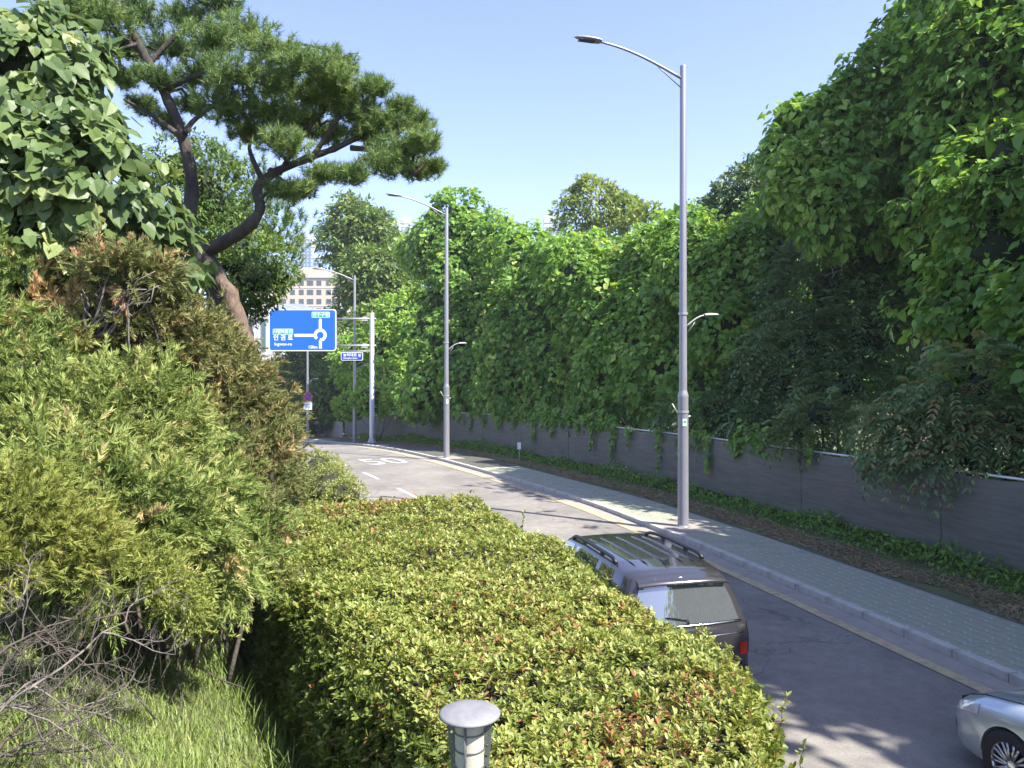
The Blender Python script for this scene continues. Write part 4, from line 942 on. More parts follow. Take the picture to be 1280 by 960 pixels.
c, o = lobe_clumps([(l[0], np.array(l[1]) * .72) for l in lob], 260, .2, .7, .08); p, y, n_, s, t = clump_leaves(c, o, 8, .25, .17, 1.0, .3, .5, 1, .4, .12)
leaves('inner_leaves', p, y, n_, s, t, 'heart', M_big, big)
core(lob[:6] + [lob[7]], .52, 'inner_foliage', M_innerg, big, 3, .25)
MB().tube(wiggle(tb, P(60, 170, 9), 9, .03), np.linspace(.13, .05, 9), 9).build('trunk', M_wood, big)
for (px, py, d) in ((140, 190, 8.8), (20, 220, 8.7), (195, 270, 8.6), (90, 70, 9.2), (-50, 150, 9), (212, 420, 8.9)): MB().tube(wiggle(tb + UP * 1.2, P(px, py, d), 7, .05), np.linspace(.05, .015, 7), 6).build('limb', M_wood, big)

# ------------------------------------------------------------------ pine
pb = tree_base(318, 11.2)
pine = empty('pine_tree', pb, 0, 'crooked old pine with forked dark trunk and layered needle pads', 'tree')
D = 11.2
def poly(pts): return np.array([P(*q) for q in pts])
trunk = spline(np.vstack([pb, poly([(300, 455, D), (285, 400, D), (268, 350, D), (250, 318, D)])]), 26)
MB().tube(trunk, np.linspace(.25, .165, 26) * (1 + .06 * rng.normal(size=26)), 16).build('trunk', M_bark, pine)
MB().tube(spline(poly([(318, 470, D - .26), (303, 420, D - .25), (288, 372, D - .22), (272, 335, D - .16)]), 14) + rng.normal(0, .012, (14, 3)), np.array([.12, .14, .15, .14, .15, .13, .14, .12, .13, .11, .10, .09, .07, .04]), 9).build('torn_bark', M_barkr, pine)
st1 = spline(poly([(252, 322, D), (236, 285, D), (240, 230, D + .1), (228, 170, D + .1), (205, 115, D), (178, 65, D - .1), (150, 10, D - .2), (120, -40, D - .2)]), 40)
MB().tube(st1, np.linspace(.12, .04, 40) * (1 + .07 * rng.normal(size=40)), 12).build('limb', M_bark, pine)
st2 = spline(poly([(250, 318, D), (280, 303, D - .1), (308, 285, D - .2), (325, 262, D - .2), (322, 235, D - .1), (345, 215, D), (385, 198, D + .1), (420, 185, D + .1), (450, 172, D + .1), (500, 165, D)]), 44)
MB().tube(st2, np.linspace(.105, .028, 44) * (1 + .07 * rng.normal(size=44)), 11).build('limb', M_bark, pine)
subs = [[(330, 225, D), (320, 195, D), (318, 170, D - .1)], [(228, 170, D), (240, 150, D), (275, 135, D), (330, 130, D)], [(205, 115, D), (250, 95, D), (300, 85, D), (350, 90, D)], [(430, 180, D), (470, 200, D), (510, 215, D)],
        [(385, 198, D), (410, 160, D), (430, 120, D), (440, 100, D)], [(178, 65, D), (130, 30, D), (80, 15, D)], [(190, 85, D), (240, 40, D), (300, 30, D)], [(228, 170, D), (190, 150, D), (150, 120, D)], [(340, 217, D), (370, 230, D), (400, 215, D)], [(300, 85, D), (350, 60, D), (400, 60, D)], [(345, 215, D), (380, 165, D), (400, 140, D)]]
limb_pts = [st1[8:], st2[8:]]
for s_ in subs:
    q = spline(poly(s_) + rng.normal(0, .05, (len(s_), 3)), 12); MB().tube(q, np.linspace(.045, .016, 12), 8).build('limb', M_bark, pine); limb_pts.append(q)
limb_pts = np.vstack(limb_pts)
pads = [(215, 60, 50), (265, 50, 46), (310, 40, 46), (345, 65, 44), (385, 80, 42), (415, 75, 38), (250, 95, 44), (300, 95, 48), (350, 110, 46), (395, 120, 44), (430, 120, 34), (470, 110, 24), (445, 140, 42), (485, 150, 42), (520, 150, 30), (500, 185, 42), (530, 175, 26), (525, 212, 32), (480, 205, 36),
        (330, 140, 46), (280, 130, 40), (375, 150, 44), (410, 165, 36), (310, 165, 32), (355, 178, 36), (440, 215, 26), (405, 215, 30), (375, 235, 26), (345, 235, 20), (130, 18, 44), (85, 12, 38), (170, 12, 36), (40, 35, 36), (195, 95, 28), (150, 95, 26), (180, 130, 24), (232, 20, 36), (100, -20, 50), (270, 0, 40), (460, 165, 36), (160, 60, 30), (210, 150, 24), (120, 60, 26), (240, 130, 26), (420, 95, 30), (500, 130, 22), (545, 205, 16), (465, 100, 16)]
TP, TY, TT = [], [], []; b = MB()
for (px, py, r_) in pads:
    c0 = P(px, py, D + rng.normal(0, .5)); rad = r_ / F * D; nt_ = int(2.8 * r_ * (1 if r_ > 30 else 1.2)); 
    d = nrm(rng.normal(size=(nt_, 3)) + UP * .35); q = c0 + d * np.array([1.05, 1.2, .42]) * rad * (rng.random(nt_) ** .55)[:, None]
    TP.append(q); TY.append(nrm(d * .8 + UP * .9 + rng.normal(size=d.shape) * .3)); TT.append(.62 + .10 * rng.normal() + .13 * rng.normal(size=nt_))
    near_ = limb_pts[np.argmin(np.linalg.norm(limb_pts - c0, axis=1))]; b.tube(wiggle(near_, c0, 6, .08), np.linspace(.028, .012, 6), 6)
    for k in range(0, nt_, 4): b.tube(wiggle(c0, q[k], 4, .1), np.linspace(.010, .005, 4), 4, caps=False)
b.build('twigs', M_bark, pine)
TP, TY, TT = np.vstack(TP), np.vstack(TY), np.concatenate(TT)
def tufts(TP, TY, TT, per, ln, wd, name, material, parent):
    K = len(TP); i = np.repeat(np.arange(K), per); N = K * per; r_ = nrm(rng.normal(size=(N, 3))); y = nrm(TY[i] * .75 + r_ * .85); back = rng.random(N)
    p = TP[i] - TY[i] * (back * .14)[:, None]; leaves(name, p, y, nrm(rng.normal(size=(N, 3)) + UP * .5), ln * rng.uniform(.7, 1.2, N), TT[i] + .1 * rng.normal(size=N), 'needle', material, parent, np.full(N, wd))
tufts(TP, TY, TT, 50, .115, .0088, 'crown', M_pine, pine)
# pine cones
cme = MB().lathe([(0, -.03), (.022, -.012), (.024, .01), (.01, .03), (0, .034)], (0, 0, 0), 6).mesh('cone', M_bark)
for k in range(60): link_mesh('cone', cme, pine, Matrix.Translation(TP[rng.integers(len(TP))] - UP * .1 - pb))

# darker conifer and broadleaf trees behind the pine
def plain_tree(name, label, lob, base_px, d, material, n, per, size, cr, tpl='oval6', tint=.5, trunk_r=.18, group=None, droop=.5, upb=.5, inner=.35, corek=.55, flat=.7, back=.3, gz=None, corem=None, tj=.16):
    tb_ = tree_base(base_px, d) if gz is None else np.array([(base_px - 640) / F * d, d, gz])
    e = empty(name, tb_, 0, label, 'tree', group)
    c, o = lobe_clumps(lob, n, back, .80, .17, tb_[2] + .3); c = c + o * (cr * .9 * smooth_noise(c / cr, .35, 91))[:, None]; p, y, n_, s, t = clump_leaves(c, o, per, cr, size, droop, upb, .45, flat, tint, tj)
    leaves('crown', p, y, n_, s, t, tpl, material, e)
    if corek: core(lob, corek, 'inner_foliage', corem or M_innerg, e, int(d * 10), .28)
    top = max(lob, key=lambda l: l[0][2])[0]
    MB().tube(wiggle(tb_, tb_ + (top - tb_) * .75, 9, .025), np.linspace(trunk_r, trunk_r * .4, 9), 9).build('trunk', M_wood, e)
    for l in lob[:5]:
        k = .35 + .25 * random.random(); MB().tube(wiggle(tb_ + (top - tb_) * k * .8, l[0], 7, .06), np.linspace(trunk_r * .45, trunk_r * .12, 7), 6).build('limb', M_wood, e)
    return e
dp = plain_tree('pine_tree', 'smaller green pine standing behind the crooked pine trunk', [L(300, 240, 15.5, 45, 40, 40), L(330, 290, 15.5, 50), L(322, 318, 15.2, 30), L(290, 300, 15.8, 46)], 285, 15.6, M_pine, 4, 2, .1, .1, corek=0)
q, o = lobe_clumps([L(300, 240, 15.5, 50, 45, 45), L(330, 290, 15.5, 52), L(334, 318, 15.2, 36), L(285, 305, 15.8, 46), L(265, 215, 15.8, 30)], 620, .3, .5, .22)
tufts(q, nrm(o * .5 + UP * .8), .55 + .2 * rng.normal(size=len(q)), 50, .16, .013, 'needles', M_pine, dp)
plain_tree('broadleaf_tree', 'dark glossy broadleaf tree between the pine trunk and the cream building', [L(320, 350, 13.8, 42, 40, 32), L(290, 320, 14.2, 46), L(260, 250, 14.5, 34, 34, 60), L(225, 210, 14.5, 34), L(215, 300, 14, 40, 40, 60), L(345, 350, 13.6, 22, 24, 12), L(318, 378, 13.8, 18, 20, 12), L(358, 345, 13.4, 12, 14, 6), L(300, 385, 13.8, 22, 30, 20)], 285, 14, M_tree, 620, 22, .085, .2, 'oval6', .40, .10, corek=.5, droop=.5, tj=.2)

# ------------------------------------------------------------------ vine-covered trees behind the fence
GV = 'vine-covered trees behind the fence'
def vine_tree(label, lob, base_px, d, n, per, size, cr, material, parts=0, tint=.5, group=GV, corek=.72, tj=.17, back=.3, name='vine_covered_tree', tpl='heart', trunk_r=.2, upb=.95, jit=.12, relief=1.0, lean=4.5):
    x = (base_px - 640) / F * d; tb_ = np.array([x, d, ground_z(x, d) - .05]); e = empty(name, tb_, 0, label, 'tree', group)
    if lean:                                                     # upper growth stands further back from the fence
        cz = np.array([0, 0, CAMZ]); lob = [(cz + (l[0] - cz) * (1 + k_), np.array(l[1]) * (1 + k_)) for l in lob for k_ in [lean * max(0, l[0][2] - 3.5) / 8 / l[0][1]]]
    c, o = lobe_clumps(lob, n, back, .82, jit, .6)
    c = c + o * relief * (.75 * smooth_noise(c * np.array([1.25, 1.25, .7]), .75, 80) + .42 * smooth_noise(c, 1.9, 81))[:, None]
    tcl = tint + .16 * smooth_noise(c, .8, 83)
    p, y, n_, s, t = clump_leaves(c, o, per, cr, size, .9, upb, .38, 1.1, 0, tj * .85); t = t + np.repeat(tcl, per)
    if parts:
        keep = leaf_parts(p, y, n_, s, t, tpl, material, e, parts, cell=13)
        p, y, n_, s, t = p[keep], y[keep], n_[keep], s[keep], t[keep]
    leaves('vine_leaves', p, y, n_, s, t, tpl, material, e)
    m = rng.random(len(c)) < .16; m &= smooth_noise(c, 1.1, 85) > .1
    q = rng.random(len(c)) < .30; m |= q & (smooth_noise(c, .9, 86) > .55)
    if m.sum() > 3:
        p, y, n_, s, t = clump_leaves(c[m] + o[m] * cr * .5, o[m], per * 2, cr, size * .62, .8, .8, .5, 1, .62, .2); leaves('shrub_leaves', p, y, n_, s, t, 'oval6', M_tree, e)
    b = MB()
    for k in range(0, len(c), 40): b.tube(wiggle(c[k] + o[k] * cr, c[k] + o[k] * cr * 1.1 - UP * rng.uniform(.5, 1.4), 5, .08), .012, 4, caps=False)
    b.build('hanging_tendrils', M_wood, e)['kind'] = 'stuff'
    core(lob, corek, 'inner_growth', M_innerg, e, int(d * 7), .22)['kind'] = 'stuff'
    top = max(lob, key=lambda l: l[0][2])[0]
    MB().tube(wiggle(tb_, tb_ + (top - tb_) * .8, 9, .03), np.linspace(trunk_r, trunk_r * .4, 9), 9).build('trunk', M_wood, e)
    for l in lob[:6]: MB().tube(wiggle(tb_ + (top - tb_) * .3, l[0], 7, .06), np.linspace(trunk_r * .5, trunk_r * .15, 7), 6).build('limb', M_wood, e)
    return e
def W(X, Y, Z, rx, ry=None, rz=None): return (np.array([X, Y, Z], float), (rx, ry or rx, rz or rx))
# nearest and tallest, right edge
R1 = vine_tree('tallest vine-smothered tree with bright leaves at the right edge', [L(1285, 100, 20, 105, 100, 110), L(1340, 10, 20, 150), L(1275, -40, 22, 95), L(1290, 240, 19, 95), L(1245, 320, 19.2, 66, 60, 90), L(1205, 190, 21.5, 56, 60, 90), L(1285, 420, 18.5, 65), L(1390, 300, 18, 120), L(1380, 450, 17, 100), L(1205, 400, 19.8, 42, 40, 60), L(1215, 475, 21.5, 50, 30, 36)], 1330, 20, 3900, 9, .26, .40, M_kudzu2, 300, .54, trunk_r=.3, tj=.22, relief=1.35, lean=2.2)
vine_tree('vine-covered tree standing just past the right edge, shading the road', [W(15.2, 13, 8, 2.8, 3, 3.8), W(14.8, 10.5, 4.8, 2.4, 3, 3), W(16.2, 10, 10.5, 3, 3.4, 3.4), W(15.8, 6.5, 6.5, 2.8, 3, 4.8), W(16.5, 4, 10.5, 3, 3.2, 3.2), W(16.2, 2.2, 5.5, 2.6, 3, 4.2), W(17, -.5, 9.5, 3, 3.2, 3.6), W(18.5, 7, 12.5, 3, 4, 2.4), W(14.6, 15.6, 6, 2.5, 2.4, 4), W(14.5, -1, 8, 2.6, 3, 5), W(15.5, -3.5, 11.5, 3, 3.4, 3.4), W(13.8, 6, 11.5, 1.8, 3, 2.4), W(12.7, 14.2, 10, 1.8, 2.2, 3), W(13, 12, 11.5, 2, 2.4, 3), W(12.9, 15, 5.5, 1.5, 1.8, 3.5), W(13.4, 10, 8, 1.8, 2.4, 4)], 1900, 11.6, 2600, 9, .30, .5, M_kudzu, 0, .5, trunk_r=.3, lean=0, corek=.84)
# arching crown left of it
R2 = vine_tree('vine-draped tree arching left over a dark hollow', [L(1000, 158, 27, 38, 45, 30), L(1050, 150, 26.5, 44, 60, 40), L(1115, 118, 26, 56, 60, 50), L(1185, 85, 25.5, 66), L(1060, 200, 25.2, 46, 50, 42), L(1130, 170, 25.5, 66), L(1150, 260, 25.5, 40, 50, 60), L(975, 195, 27, 26, 34, 32), L(985, 240, 25.4, 34, 40, 36), L(1035, 250, 24.8, 40, 40, 34), L(1160, 340, 24.5, 34, 45, 60)], 1130, 27.5, 2300, 9, .27, .42, M_kudzu, 300, .5, trunk_r=.3, lean=.4)
vine_tree('deep green vine-covered tree at the back of the dark hollow', [L(1040, 300, 33, 70, 40, 60), L(1110, 340, 32, 70, 40, 80), L(1000, 380, 33, 60, 40, 60), L(1070, 430, 32, 80, 40, 60), L(1150, 430, 31, 60, 40, 80), L(960, 440, 33, 50, 40, 60)], 1060, 35, 1300, 8, .3, .5, M_kudzu, 0, .4)
# slope of vines left of the hollow
vine_tree('vine-covered tree sloping down left of the dark hollow', [L(945, 330, 31, 50, 50, 55), L(905, 350, 31, 45, 45, 50), L(900, 430, 30.5, 46, 46, 60), L(960, 285, 32, 40, 40, 30), L(985, 262, 32, 36, 40, 25), L(870, 330, 33, 40), L(880, 490, 30.3, 36, 36, 40), L(930, 400, 31, 40, 40, 55)], 925, 32, 1700, 9, .24, .36, M_kudzu, 0, .5, lean=1.0)
# dark hollow with pinnate-leaved saplings
def pinnate(label, lob, base_px, d, n, frond, leaf, material=M_dark, tint=.5, npair=6, group='pinnate-leaved saplings behind the fence', corek=.6, name='sapling', droop=.55):
    x = (base_px - 640) / F * d; tb_ = np.array([x, d, ground_z(x, d) - .05]); e = empty(name, tb_, 0, label, 'tree', group)
    c, o = lobe_clumps(lob, n, .25, .5, .18, .5); K = len(c)
    ax = nrm(o * .8 + rng.normal(size=(K, 3)) * .45 + UP * .25); flen = frond * rng.uniform(.7, 1.25, K); m = npair * 2; i = np.repeat(np.arange(K), m); N = K * m
    t = np.tile(np.repeat(np.linspace(.15, 1, npair), 2), K); sd_ = np.tile([1, -1], K * npair)[:, None]
    side = nrm(np.cross(ax, UP + rng.normal(size=(K, 3)) * .25))[i]; a = ax[i]
    p = c[i] + a * (t * flen[i])[:, None] - UP * (droop * t ** 2 * flen[i])[:, None]; y = nrm(side * sd_ + a * .5 - UP * (.35 + .5 * t)[:, None]); nn = nrm(np.cross(a, side) * -1 + UP * .6 + rng.normal(size=(N, 3)) * .25)
    s = leaf * rng.uniform(.7, 1.2, N); ti = tint + .13 * rng.normal(size=K)[i] + .1 * rng.normal(size=N)
    leaves('fronds', p, y, nn, s, ti, 'oval6', material, e)
    if corek: core(lob, corek, 'inner_growth', M_innerg, e, int(d * 9), .25)['kind'] = 'stuff'
    b = MB()
    for k in range(0, K, 3): b.tube([c[k], c[k] + ax[k] * flen[k] * .5 - UP * droop * .25 * flen[k], c[k] + ax[k] * flen[k] - UP * droop * flen[k]], [.008, .006, .003], 4, caps=False)
    b.build('frond_stalks', M_wood, e)['kind'] = 'stuff'
    for l in lob[:5]: MB().tube(wiggle(tb_, l[0], 8, .05), np.linspace(.07, .02, 8), 7).build('stem', M_wood, e)
    return e
pinnate('dark shaded saplings filling the hollow below the arching vines', [L(1040, 360, 28, 60, 50, 60), L(1090, 420, 26, 60, 45, 55), L(1010, 440, 27, 60, 45, 50), L(1120, 330, 27.5, 45), L(1060, 480, 25.5, 50, 40, 32), L(975, 480, 28, 46, 40, 40), L(940, 500, 29.5, 40, 40, 30), L(1080, 300, 29.5, 60, 30, 40)], 1050, 28, 2600, .8, .20, corek=.4)
pinnate('grey-green sapling leaning over the fence top in the middle right', [L(1025, 520, 22.8, 36, 24, 26), L(1000, 540, 23.2, 26, 22, 16)], 1030, 23.6, 170, .55, .17, M_big, .55, corek=.4)
pinnate('large dusty green sapling hanging over the fence at right', [L(1170, 520, 18.6, 62, 40, 34), L(1230, 490, 17.8, 60, 40, 50), L(1270, 540, 17.1, 50, 34, 40), L(1130, 550, 19.2, 36, 30, 26), L(1210, 570, 17.6, 42, 26, 24)], 1190, 19.2, 950, .6, .17, M_dark, .8, corek=.4)
pinnate('low leafy saplings above the fence left of the hollow', [L(905, 520, 28.6, 36, 26, 24), L(950, 525, 26.8, 34, 24, 18), L(860, 515, 31.2, 34, 26, 24)], 905, 29.6, 360, .6, .17, M_dark, .5, corek=.5)
# middle mass
vine_tree('wide vine-covered tree in the middle with pale sunlit leaves', [L(790, 352, 38.5, 56, 50, 44), L(840, 345, 36.5, 52, 50, 42), L(760, 400, 38.5, 52, 50, 60), L(820, 420, 35.8, 56, 45, 60), L(850, 380, 35.3, 46), L(770, 470, 38, 46, 42, 44), L(840, 480, 34, 40, 36, 40), L(805, 328, 40, 42, 42, 34), L(868, 318, 37, 30), L(735, 352, 40.5, 46, 46, 42)], 800, 39, 2800, 10, .27, .42, M_kudzu2, 0, .54, tj=.2, lean=2.5)
vine_tree('vine-covered tree left of the middle above the small white marker', [L(662, 348, 45, 42, 40, 42), L(690, 380, 43.5, 46, 42, 55), L(650, 420, 44.5, 42, 40, 60), L(700, 450, 42.6, 44, 40, 50), L(640, 480, 45, 36, 36, 36), L(652, 308, 46.5, 26, 30, 20), L(730, 420, 41.5, 34, 34, 50), L(702, 338, 44, 34), L(740, 500, 40, 30, 30, 24)], 690, 45.5, 2000, 10, .28, .42, M_kudzu, 0, .55, tj=.2, lean=3)
vine_tree('tall columnar vine-covered tree behind the second street lamp', [L(578, 274, 52, 30, 32, 24), L(562, 304, 52, 38, 38, 34), L(535, 312, 53, 32, 32, 26), L(604, 310, 51, 38, 36, 40), L(570, 370, 51.5, 40, 38, 60), L(600, 400, 50, 38, 36, 60), L(560, 450, 51.5, 38, 38, 50), L(600, 480, 49.5, 36, 34, 36), L(530, 490, 53, 30, 32, 28), L(626, 316, 49, 20, 24, 24), L(535, 420, 53, 24, 26, 50)], 575, 52.5, 2300, 10, .30, .45, M_kudzu, 0, .52, tj=.2)
# vine curtain trailing over the netting
vt = empty('trailing_vine', pt(-4.5, S_at(38), .15), 0, 'leafy vine strands trailing down over the dark fence netting', 'vine')
TPs = []; b = MB()
for (Yv, ln) in [(24.5, .6), (26.0, 1.2), (27.3, .9), (28.6, 1.5), (30.5, .8), (31.6, 1.5), (33.2, 1.2), (34.5, .6), (36.5, .9), (38.4, 1.3), (40.5, .8), (42.0, .5), (44.0, .9), (45.5, 1.1), (47.5, .6), (49, .8), (50.5, .5), (52, .4), (19, .5), (21, .35)]:
    s = S_at(Yv); top = pt(-4.47, s, 2.28); end = pt(-4.36, s + random.uniform(-.2, .2), 2.28 - ln); path = wiggle(top, end, 7, .05); MB().tube(path, .008, 4).build('strand', M_wood, vt)
    for k in range(int(ln * 46)):
        q = random.random() ** 1.4; TPs.append(top + (end - top) * q + np.array([random.uniform(-.14, .05) * 1.2, random.uniform(-.2, .2), random.uniform(-.06, .12)]) * (1.25 - q))
TPs = np.array(TPs); N = len(TPs); L_ = np.array([lf[np.argmin(np.abs(yy - q[1]))] for q in TPs]); L3 = np.c_[L_, np.zeros(N)]
leaves('strand_leaves', TPs, nrm(-UP + L3 * .4 + rng.normal(size=(N, 3)) * .5), nrm(L3 + UP * .5 + rng.normal(size=(N, 3)) * .4), .17 * rng.uniform(.6, 1.2, N), .5 + .2 * rng.normal(size=N), 'heart', M_kudzu, vt)
# fringe of leaves spilling over the fence top all along
vf = empty('vine_fringe', pt(-4.9, S_at(32), .15), 0, 'low fringe of vines spilling along the top of the netted fence', 'vine')
s = rng.uniform(S_at(23), S_at(57), 900); nz = smooth_noise(np.stack([s, s * 0, s * 0], 1), .9, 4); s = s[nz > -.25]; q = pt(-4.75, s, 2.3); K = len(q)
q = q + np.c_[rng.normal(0, .1, K), rng.normal(0, .1, K), rng.normal(0.05, .22, K)]; L3 = np.c_[np.stack([np.interp(s, sl, lf[:, 0]), np.interp(s, sl, lf[:, 1])], 1), np.zeros(K)]
p, y, n_, s_, t = clump_leaves(q, L3, 9, .26, .2, .9, .5, .4, 1, .5, .18); leaves('fringe_leaves', p, y, n_, s_, t, 'heart', M_kudzu, vf)
b = MB()
for k in range(0, K, 8): b.tube(wiggle(pt(-5.2, s[k], .15), q[k], 6, .05), .012, 4)
b.build('stems', M_wood, vf)
# dangling bare vine stems in the hollow
dv_ = empty('hanging_stems', P(1080, 520, 24.5) * np.array([1, 1, 0]) + np.array([0, 0, 2.0]), 0, 'bare pale vine stems dangling in front of the dark hollow', 'vine')
for (a, m_, e) in (((1062, 262), (1050, 300), (1052, 345)), ((1052, 285), (1058, 330), (1030, 345)), ((1025, 300), (1040, 335), (1040, 347)), ((1100, 345), (1110, 365), (1140, 352)), ((1062, 250), (1030, 300), (1022, 330)), ((1125, 380), (1112, 362), (1120, 350)), ((975, 190), (968, 215), (948, 232)), ((1030, 240), (1028, 280), (1034, 318))):
    MB().tube(spline(poly([(*a, 25.2), (*m_, 25.0), (*e, 24.9)]), 10) + rng.normal(0, .02, (10, 3)), .017, 5).build('stem', M_dead, dv_)

# trees rising behind the vines
plain_tree('feathery_tree', 'light feathery tree top rising behind the middle vines', [L(745, 258, 62, 32, 30, 28), L(720, 270, 62, 24), L(775, 262, 62, 22, 22, 16), L(735, 238, 62, 16, 18, 12), L(800, 285, 58, 26)], 750, 62, M_tree, 420, 16, .42, .5, 'oval', .85, .2, corek=0, gz=.5, droop=.3)
plain_tree('broadleaf_tree', 'dark round tree behind the vines, right of the near lamp', [L(945, 245, 40, 40, 36, 32), L(915, 260, 40, 30, 30, 26), L(975, 262, 39, 34, 34, 36), L(900, 280, 40, 28), L(950, 225, 40, 22, 22, 16)], 945, 40, M_dark, 560, 22, .26, .36, 'oval6', .6, .25, corek=.5, gz=.7)
GB = 'trees at the bend of the road'
plain_tree('broadleaf_tree', 'tall light green tree behind the overhead sign pole', [L(448, 288, 84, 30, 34, 30), L(464, 302, 84, 30), L(426, 305, 84, 22, 28, 24), L(440, 262, 84, 16, 18, 12), L(494, 350, 82, 20, 24, 24), L(472, 348, 82, 40, 40, 36), L(462, 388, 82, 30, 34, 36), L(495, 380, 80, 30, 28, 30), L(480, 425, 78, 40, 36, 36)], 465, 84, M_tree, 1500, 16, .52, .8, 'oval6', .62, .35, GB, corek=.62, gz=-2.2)
plain_tree('broadleaf_tree', 'bushy yellow-green tree left of the columnar vine tree', [L(505, 400, 70, 28, 26, 30), L(485, 430, 70, 34, 30, 30), L(520, 440, 68, 24, 24, 36), L(455, 450, 72, 30, 28, 34), L(490, 480, 66, 34, 28, 28)], 500, 71, M_kudzu2, 900, 16, .42, .6, 'oval6', .70, .25, GB, corek=.65, gz=-1.2)
plain_tree('broadleaf_tree', 'dark trees behind the blue sign and no-parking sign', [L(400, 470, 92, 40, 36, 38), L(365, 480, 92, 34, 30, 34), L(430, 490, 86, 34, 30, 36), L(395, 510, 88, 36, 30, 22), L(350, 470, 96, 20, 20, 14), L(440, 452, 94, 22)], 400, 93, M_tree, 1100, 14, .55, .8, 'oval6', .36, .3, GB, corek=.68, gz=-2.3)
small = [L(470, 500, 60.5, 26, 22, 18), L(505, 500, 58.5, 24, 20, 16), L(440, 508, 64, 22, 20, 14)]
small_shrub('vine_bank', small, 'low bright vine bank on top of the far end of the fence', 'shrub', M_kudzu2, 420, .34, None, 14, .72, M_innerg)

# ------------------------------------------------------------------ weeds and dry grass along the fence (uncountable)
N = 26000; s = rng.uniform(S_at(9), S_at(58), N); q = rng.random(N); uu = -2.42 - 1.15 * q; uu += .35 * smooth_noise(np.stack([s, s * 0, s * 0], 1), 1.3, 8); p = pt(uu, s, .10)
a = rng.uniform(0, 6.28, N); sd_ = np.stack([np.cos(a), np.sin(a), 0 * a], -1)
o = leaves('dry_grass', p, nrm(sd_ + UP * rng.uniform(.05, .6, N)[:, None]), nrm(UP + .3 * rng.normal(size=(N, 3))), rng.uniform(.08, .26, N), .45 + .28 * rng.normal(size=N), 'blade', M_dry, None, rng.uniform(.012, .03, N))
tag(o, 'strip of dry straw-coloured cut grass between pavement and weeds', 'grass', kind='stuff')
N = 15000; s = rng.uniform(S_at(9), S_at(70), N); den = smooth_noise(np.stack([s, s * 0, s * 0], 1), 1.1, 9) * .5 + .8 + .35 * smooth_noise(np.stack([s, s * 0, s * 0], 1), 3.7, 19); hmax = np.clip(.48 * den, .06, 1.0)
uu = -4.22 + rng.normal(0, .30, N) + .25 * (rng.random(N) < .2); hz_ = rng.random(N) * hmax * np.clip(1.25 - np.abs(uu + 4.3) * .9, .25, 1); p = pt(uu, s, .1 + hz_)
L3 = np.c_[np.interp(s, sl, lf[:, 0]), np.interp(s, sl, lf[:, 1]), np.zeros(N)]
o = leaves('weeds', p, nrm(rng.normal(size=(N, 3)) + L3 * .5 - UP * .2), nrm(UP * .8 + L3 * .6 + rng.normal(size=(N, 3)) * .45), .14 * rng.uniform(.5, 1.3, N), .42 + .2 * rng.normal(size=N), 'oval6', M_kudzu, None)
tag(o, 'dense dark green weeds growing along the foot of the fence', 'weeds', kind='stuff')
small_shrub('weed_bush', [(pt(-4.15, S_at(12.6), .65), (.5, .6, .6)), (pt(-4.1, S_at(13.4), .45), (.4, .5, .45)), (pt(-4.2, S_at(11.8), 1.0), (.45, .5, .7))], 'leafy weed bush climbing the near end of the fence', 'shrub', M_kudzu, 260, .14, None, 12, .5, M_innerg)

N = 30000; s = rng.uniform(S_at(9), S_at(62), N); uu = -5.0 - 8 * rng.random(N) ** 1.3; hz_ = rng.random(N) * np.clip(1.25 + .7 * smooth_noise(np.stack([s, uu, s * 0], 1), 1.0, 10), .4, 2.2)
x, yv = at(uu, s); p = np.stack([x, yv, terrain(uu, x, yv, s) + hz_], -1); L3 = np.c_[np.interp(s, sl, lf[:, 0]), np.interp(s, sl, lf[:, 1]), np.zeros(N)]
o = leaves('undergrowth', p, nrm(rng.normal(size=(N, 3)) + L3 * .5 - UP * .3), nrm(UP * .8 + L3 * .5 + rng.normal(size=(N, 3)) * .45), .24 * rng.uniform(.5, 1.3, N), .42 + .2 * rng.normal(size=N), 'oval6', M_dark, None)
tag(o, 'dense leafy undergrowth standing behind the netted fence', 'undergrowth', kind='stuff')
# ------------------------------------------------------------------ buildings
M_cream = mat('cream_render', (.52, .44, .34), .85, noise=(.3, .3), col2=(.46, .39, .30)); M_whw = mat('white_cladding', (.55, .535, .50), .8, noise=(.2, .2)); M_win = mat('window_glass', (.09, .11, .13), .35, spec=.3)
M_frame = mat('window_frame', (.40, .38, .34), .6); M_roofg = mat('grey_metal_roof', (.22, .25, .29), .5, noise=(.5, .3)); M_gwin = mat('green_glass', (.05, .12, .115), .15, spec=.8)
def slab(name, x0, x1, ytop, ybot_z, d, depth):
    a, b_ = P(x0, 0, d)[0], P(x1, 0, d)[0]; zt_ = CAMZ - (ytop - 480) / F * d; return a, b_, zt_
d = 250.; e = empty('apartment_building', P(395, 400, d) * np.array([1, 1, 0]) + np.array([0, 0, -2.7]), 0, 'cream apartment block with stepped parapet seen between the trees', 'building')
a, b_, zt_ = slab('', 318, 440, 345, 0, d, 12)
MB().box(((a + b_) / 2, d + 7, (zt_ - 2.7) / 2), (b_ - a, 14, zt_ + 2.7)).build('wall', M_cream, e)
for (x0, x1, yt) in ((374, 402, 334), (340, 352, 340), (410, 425, 338)):
    p0, p1, z1 = slab('', x0, x1, yt, 0, d, 0); MB().box(((p0 + p1) / 2, d + 4, (z1 + zt_) / 2), (p1 - p0, 7.9, z1 - zt_)).build('parapet', M_cream, e)
MB().box(((a + b_) / 2, d - .2, zt_ - .3), (b_ - a + .5, .5, .6)).build('cornice', M_whw, e)
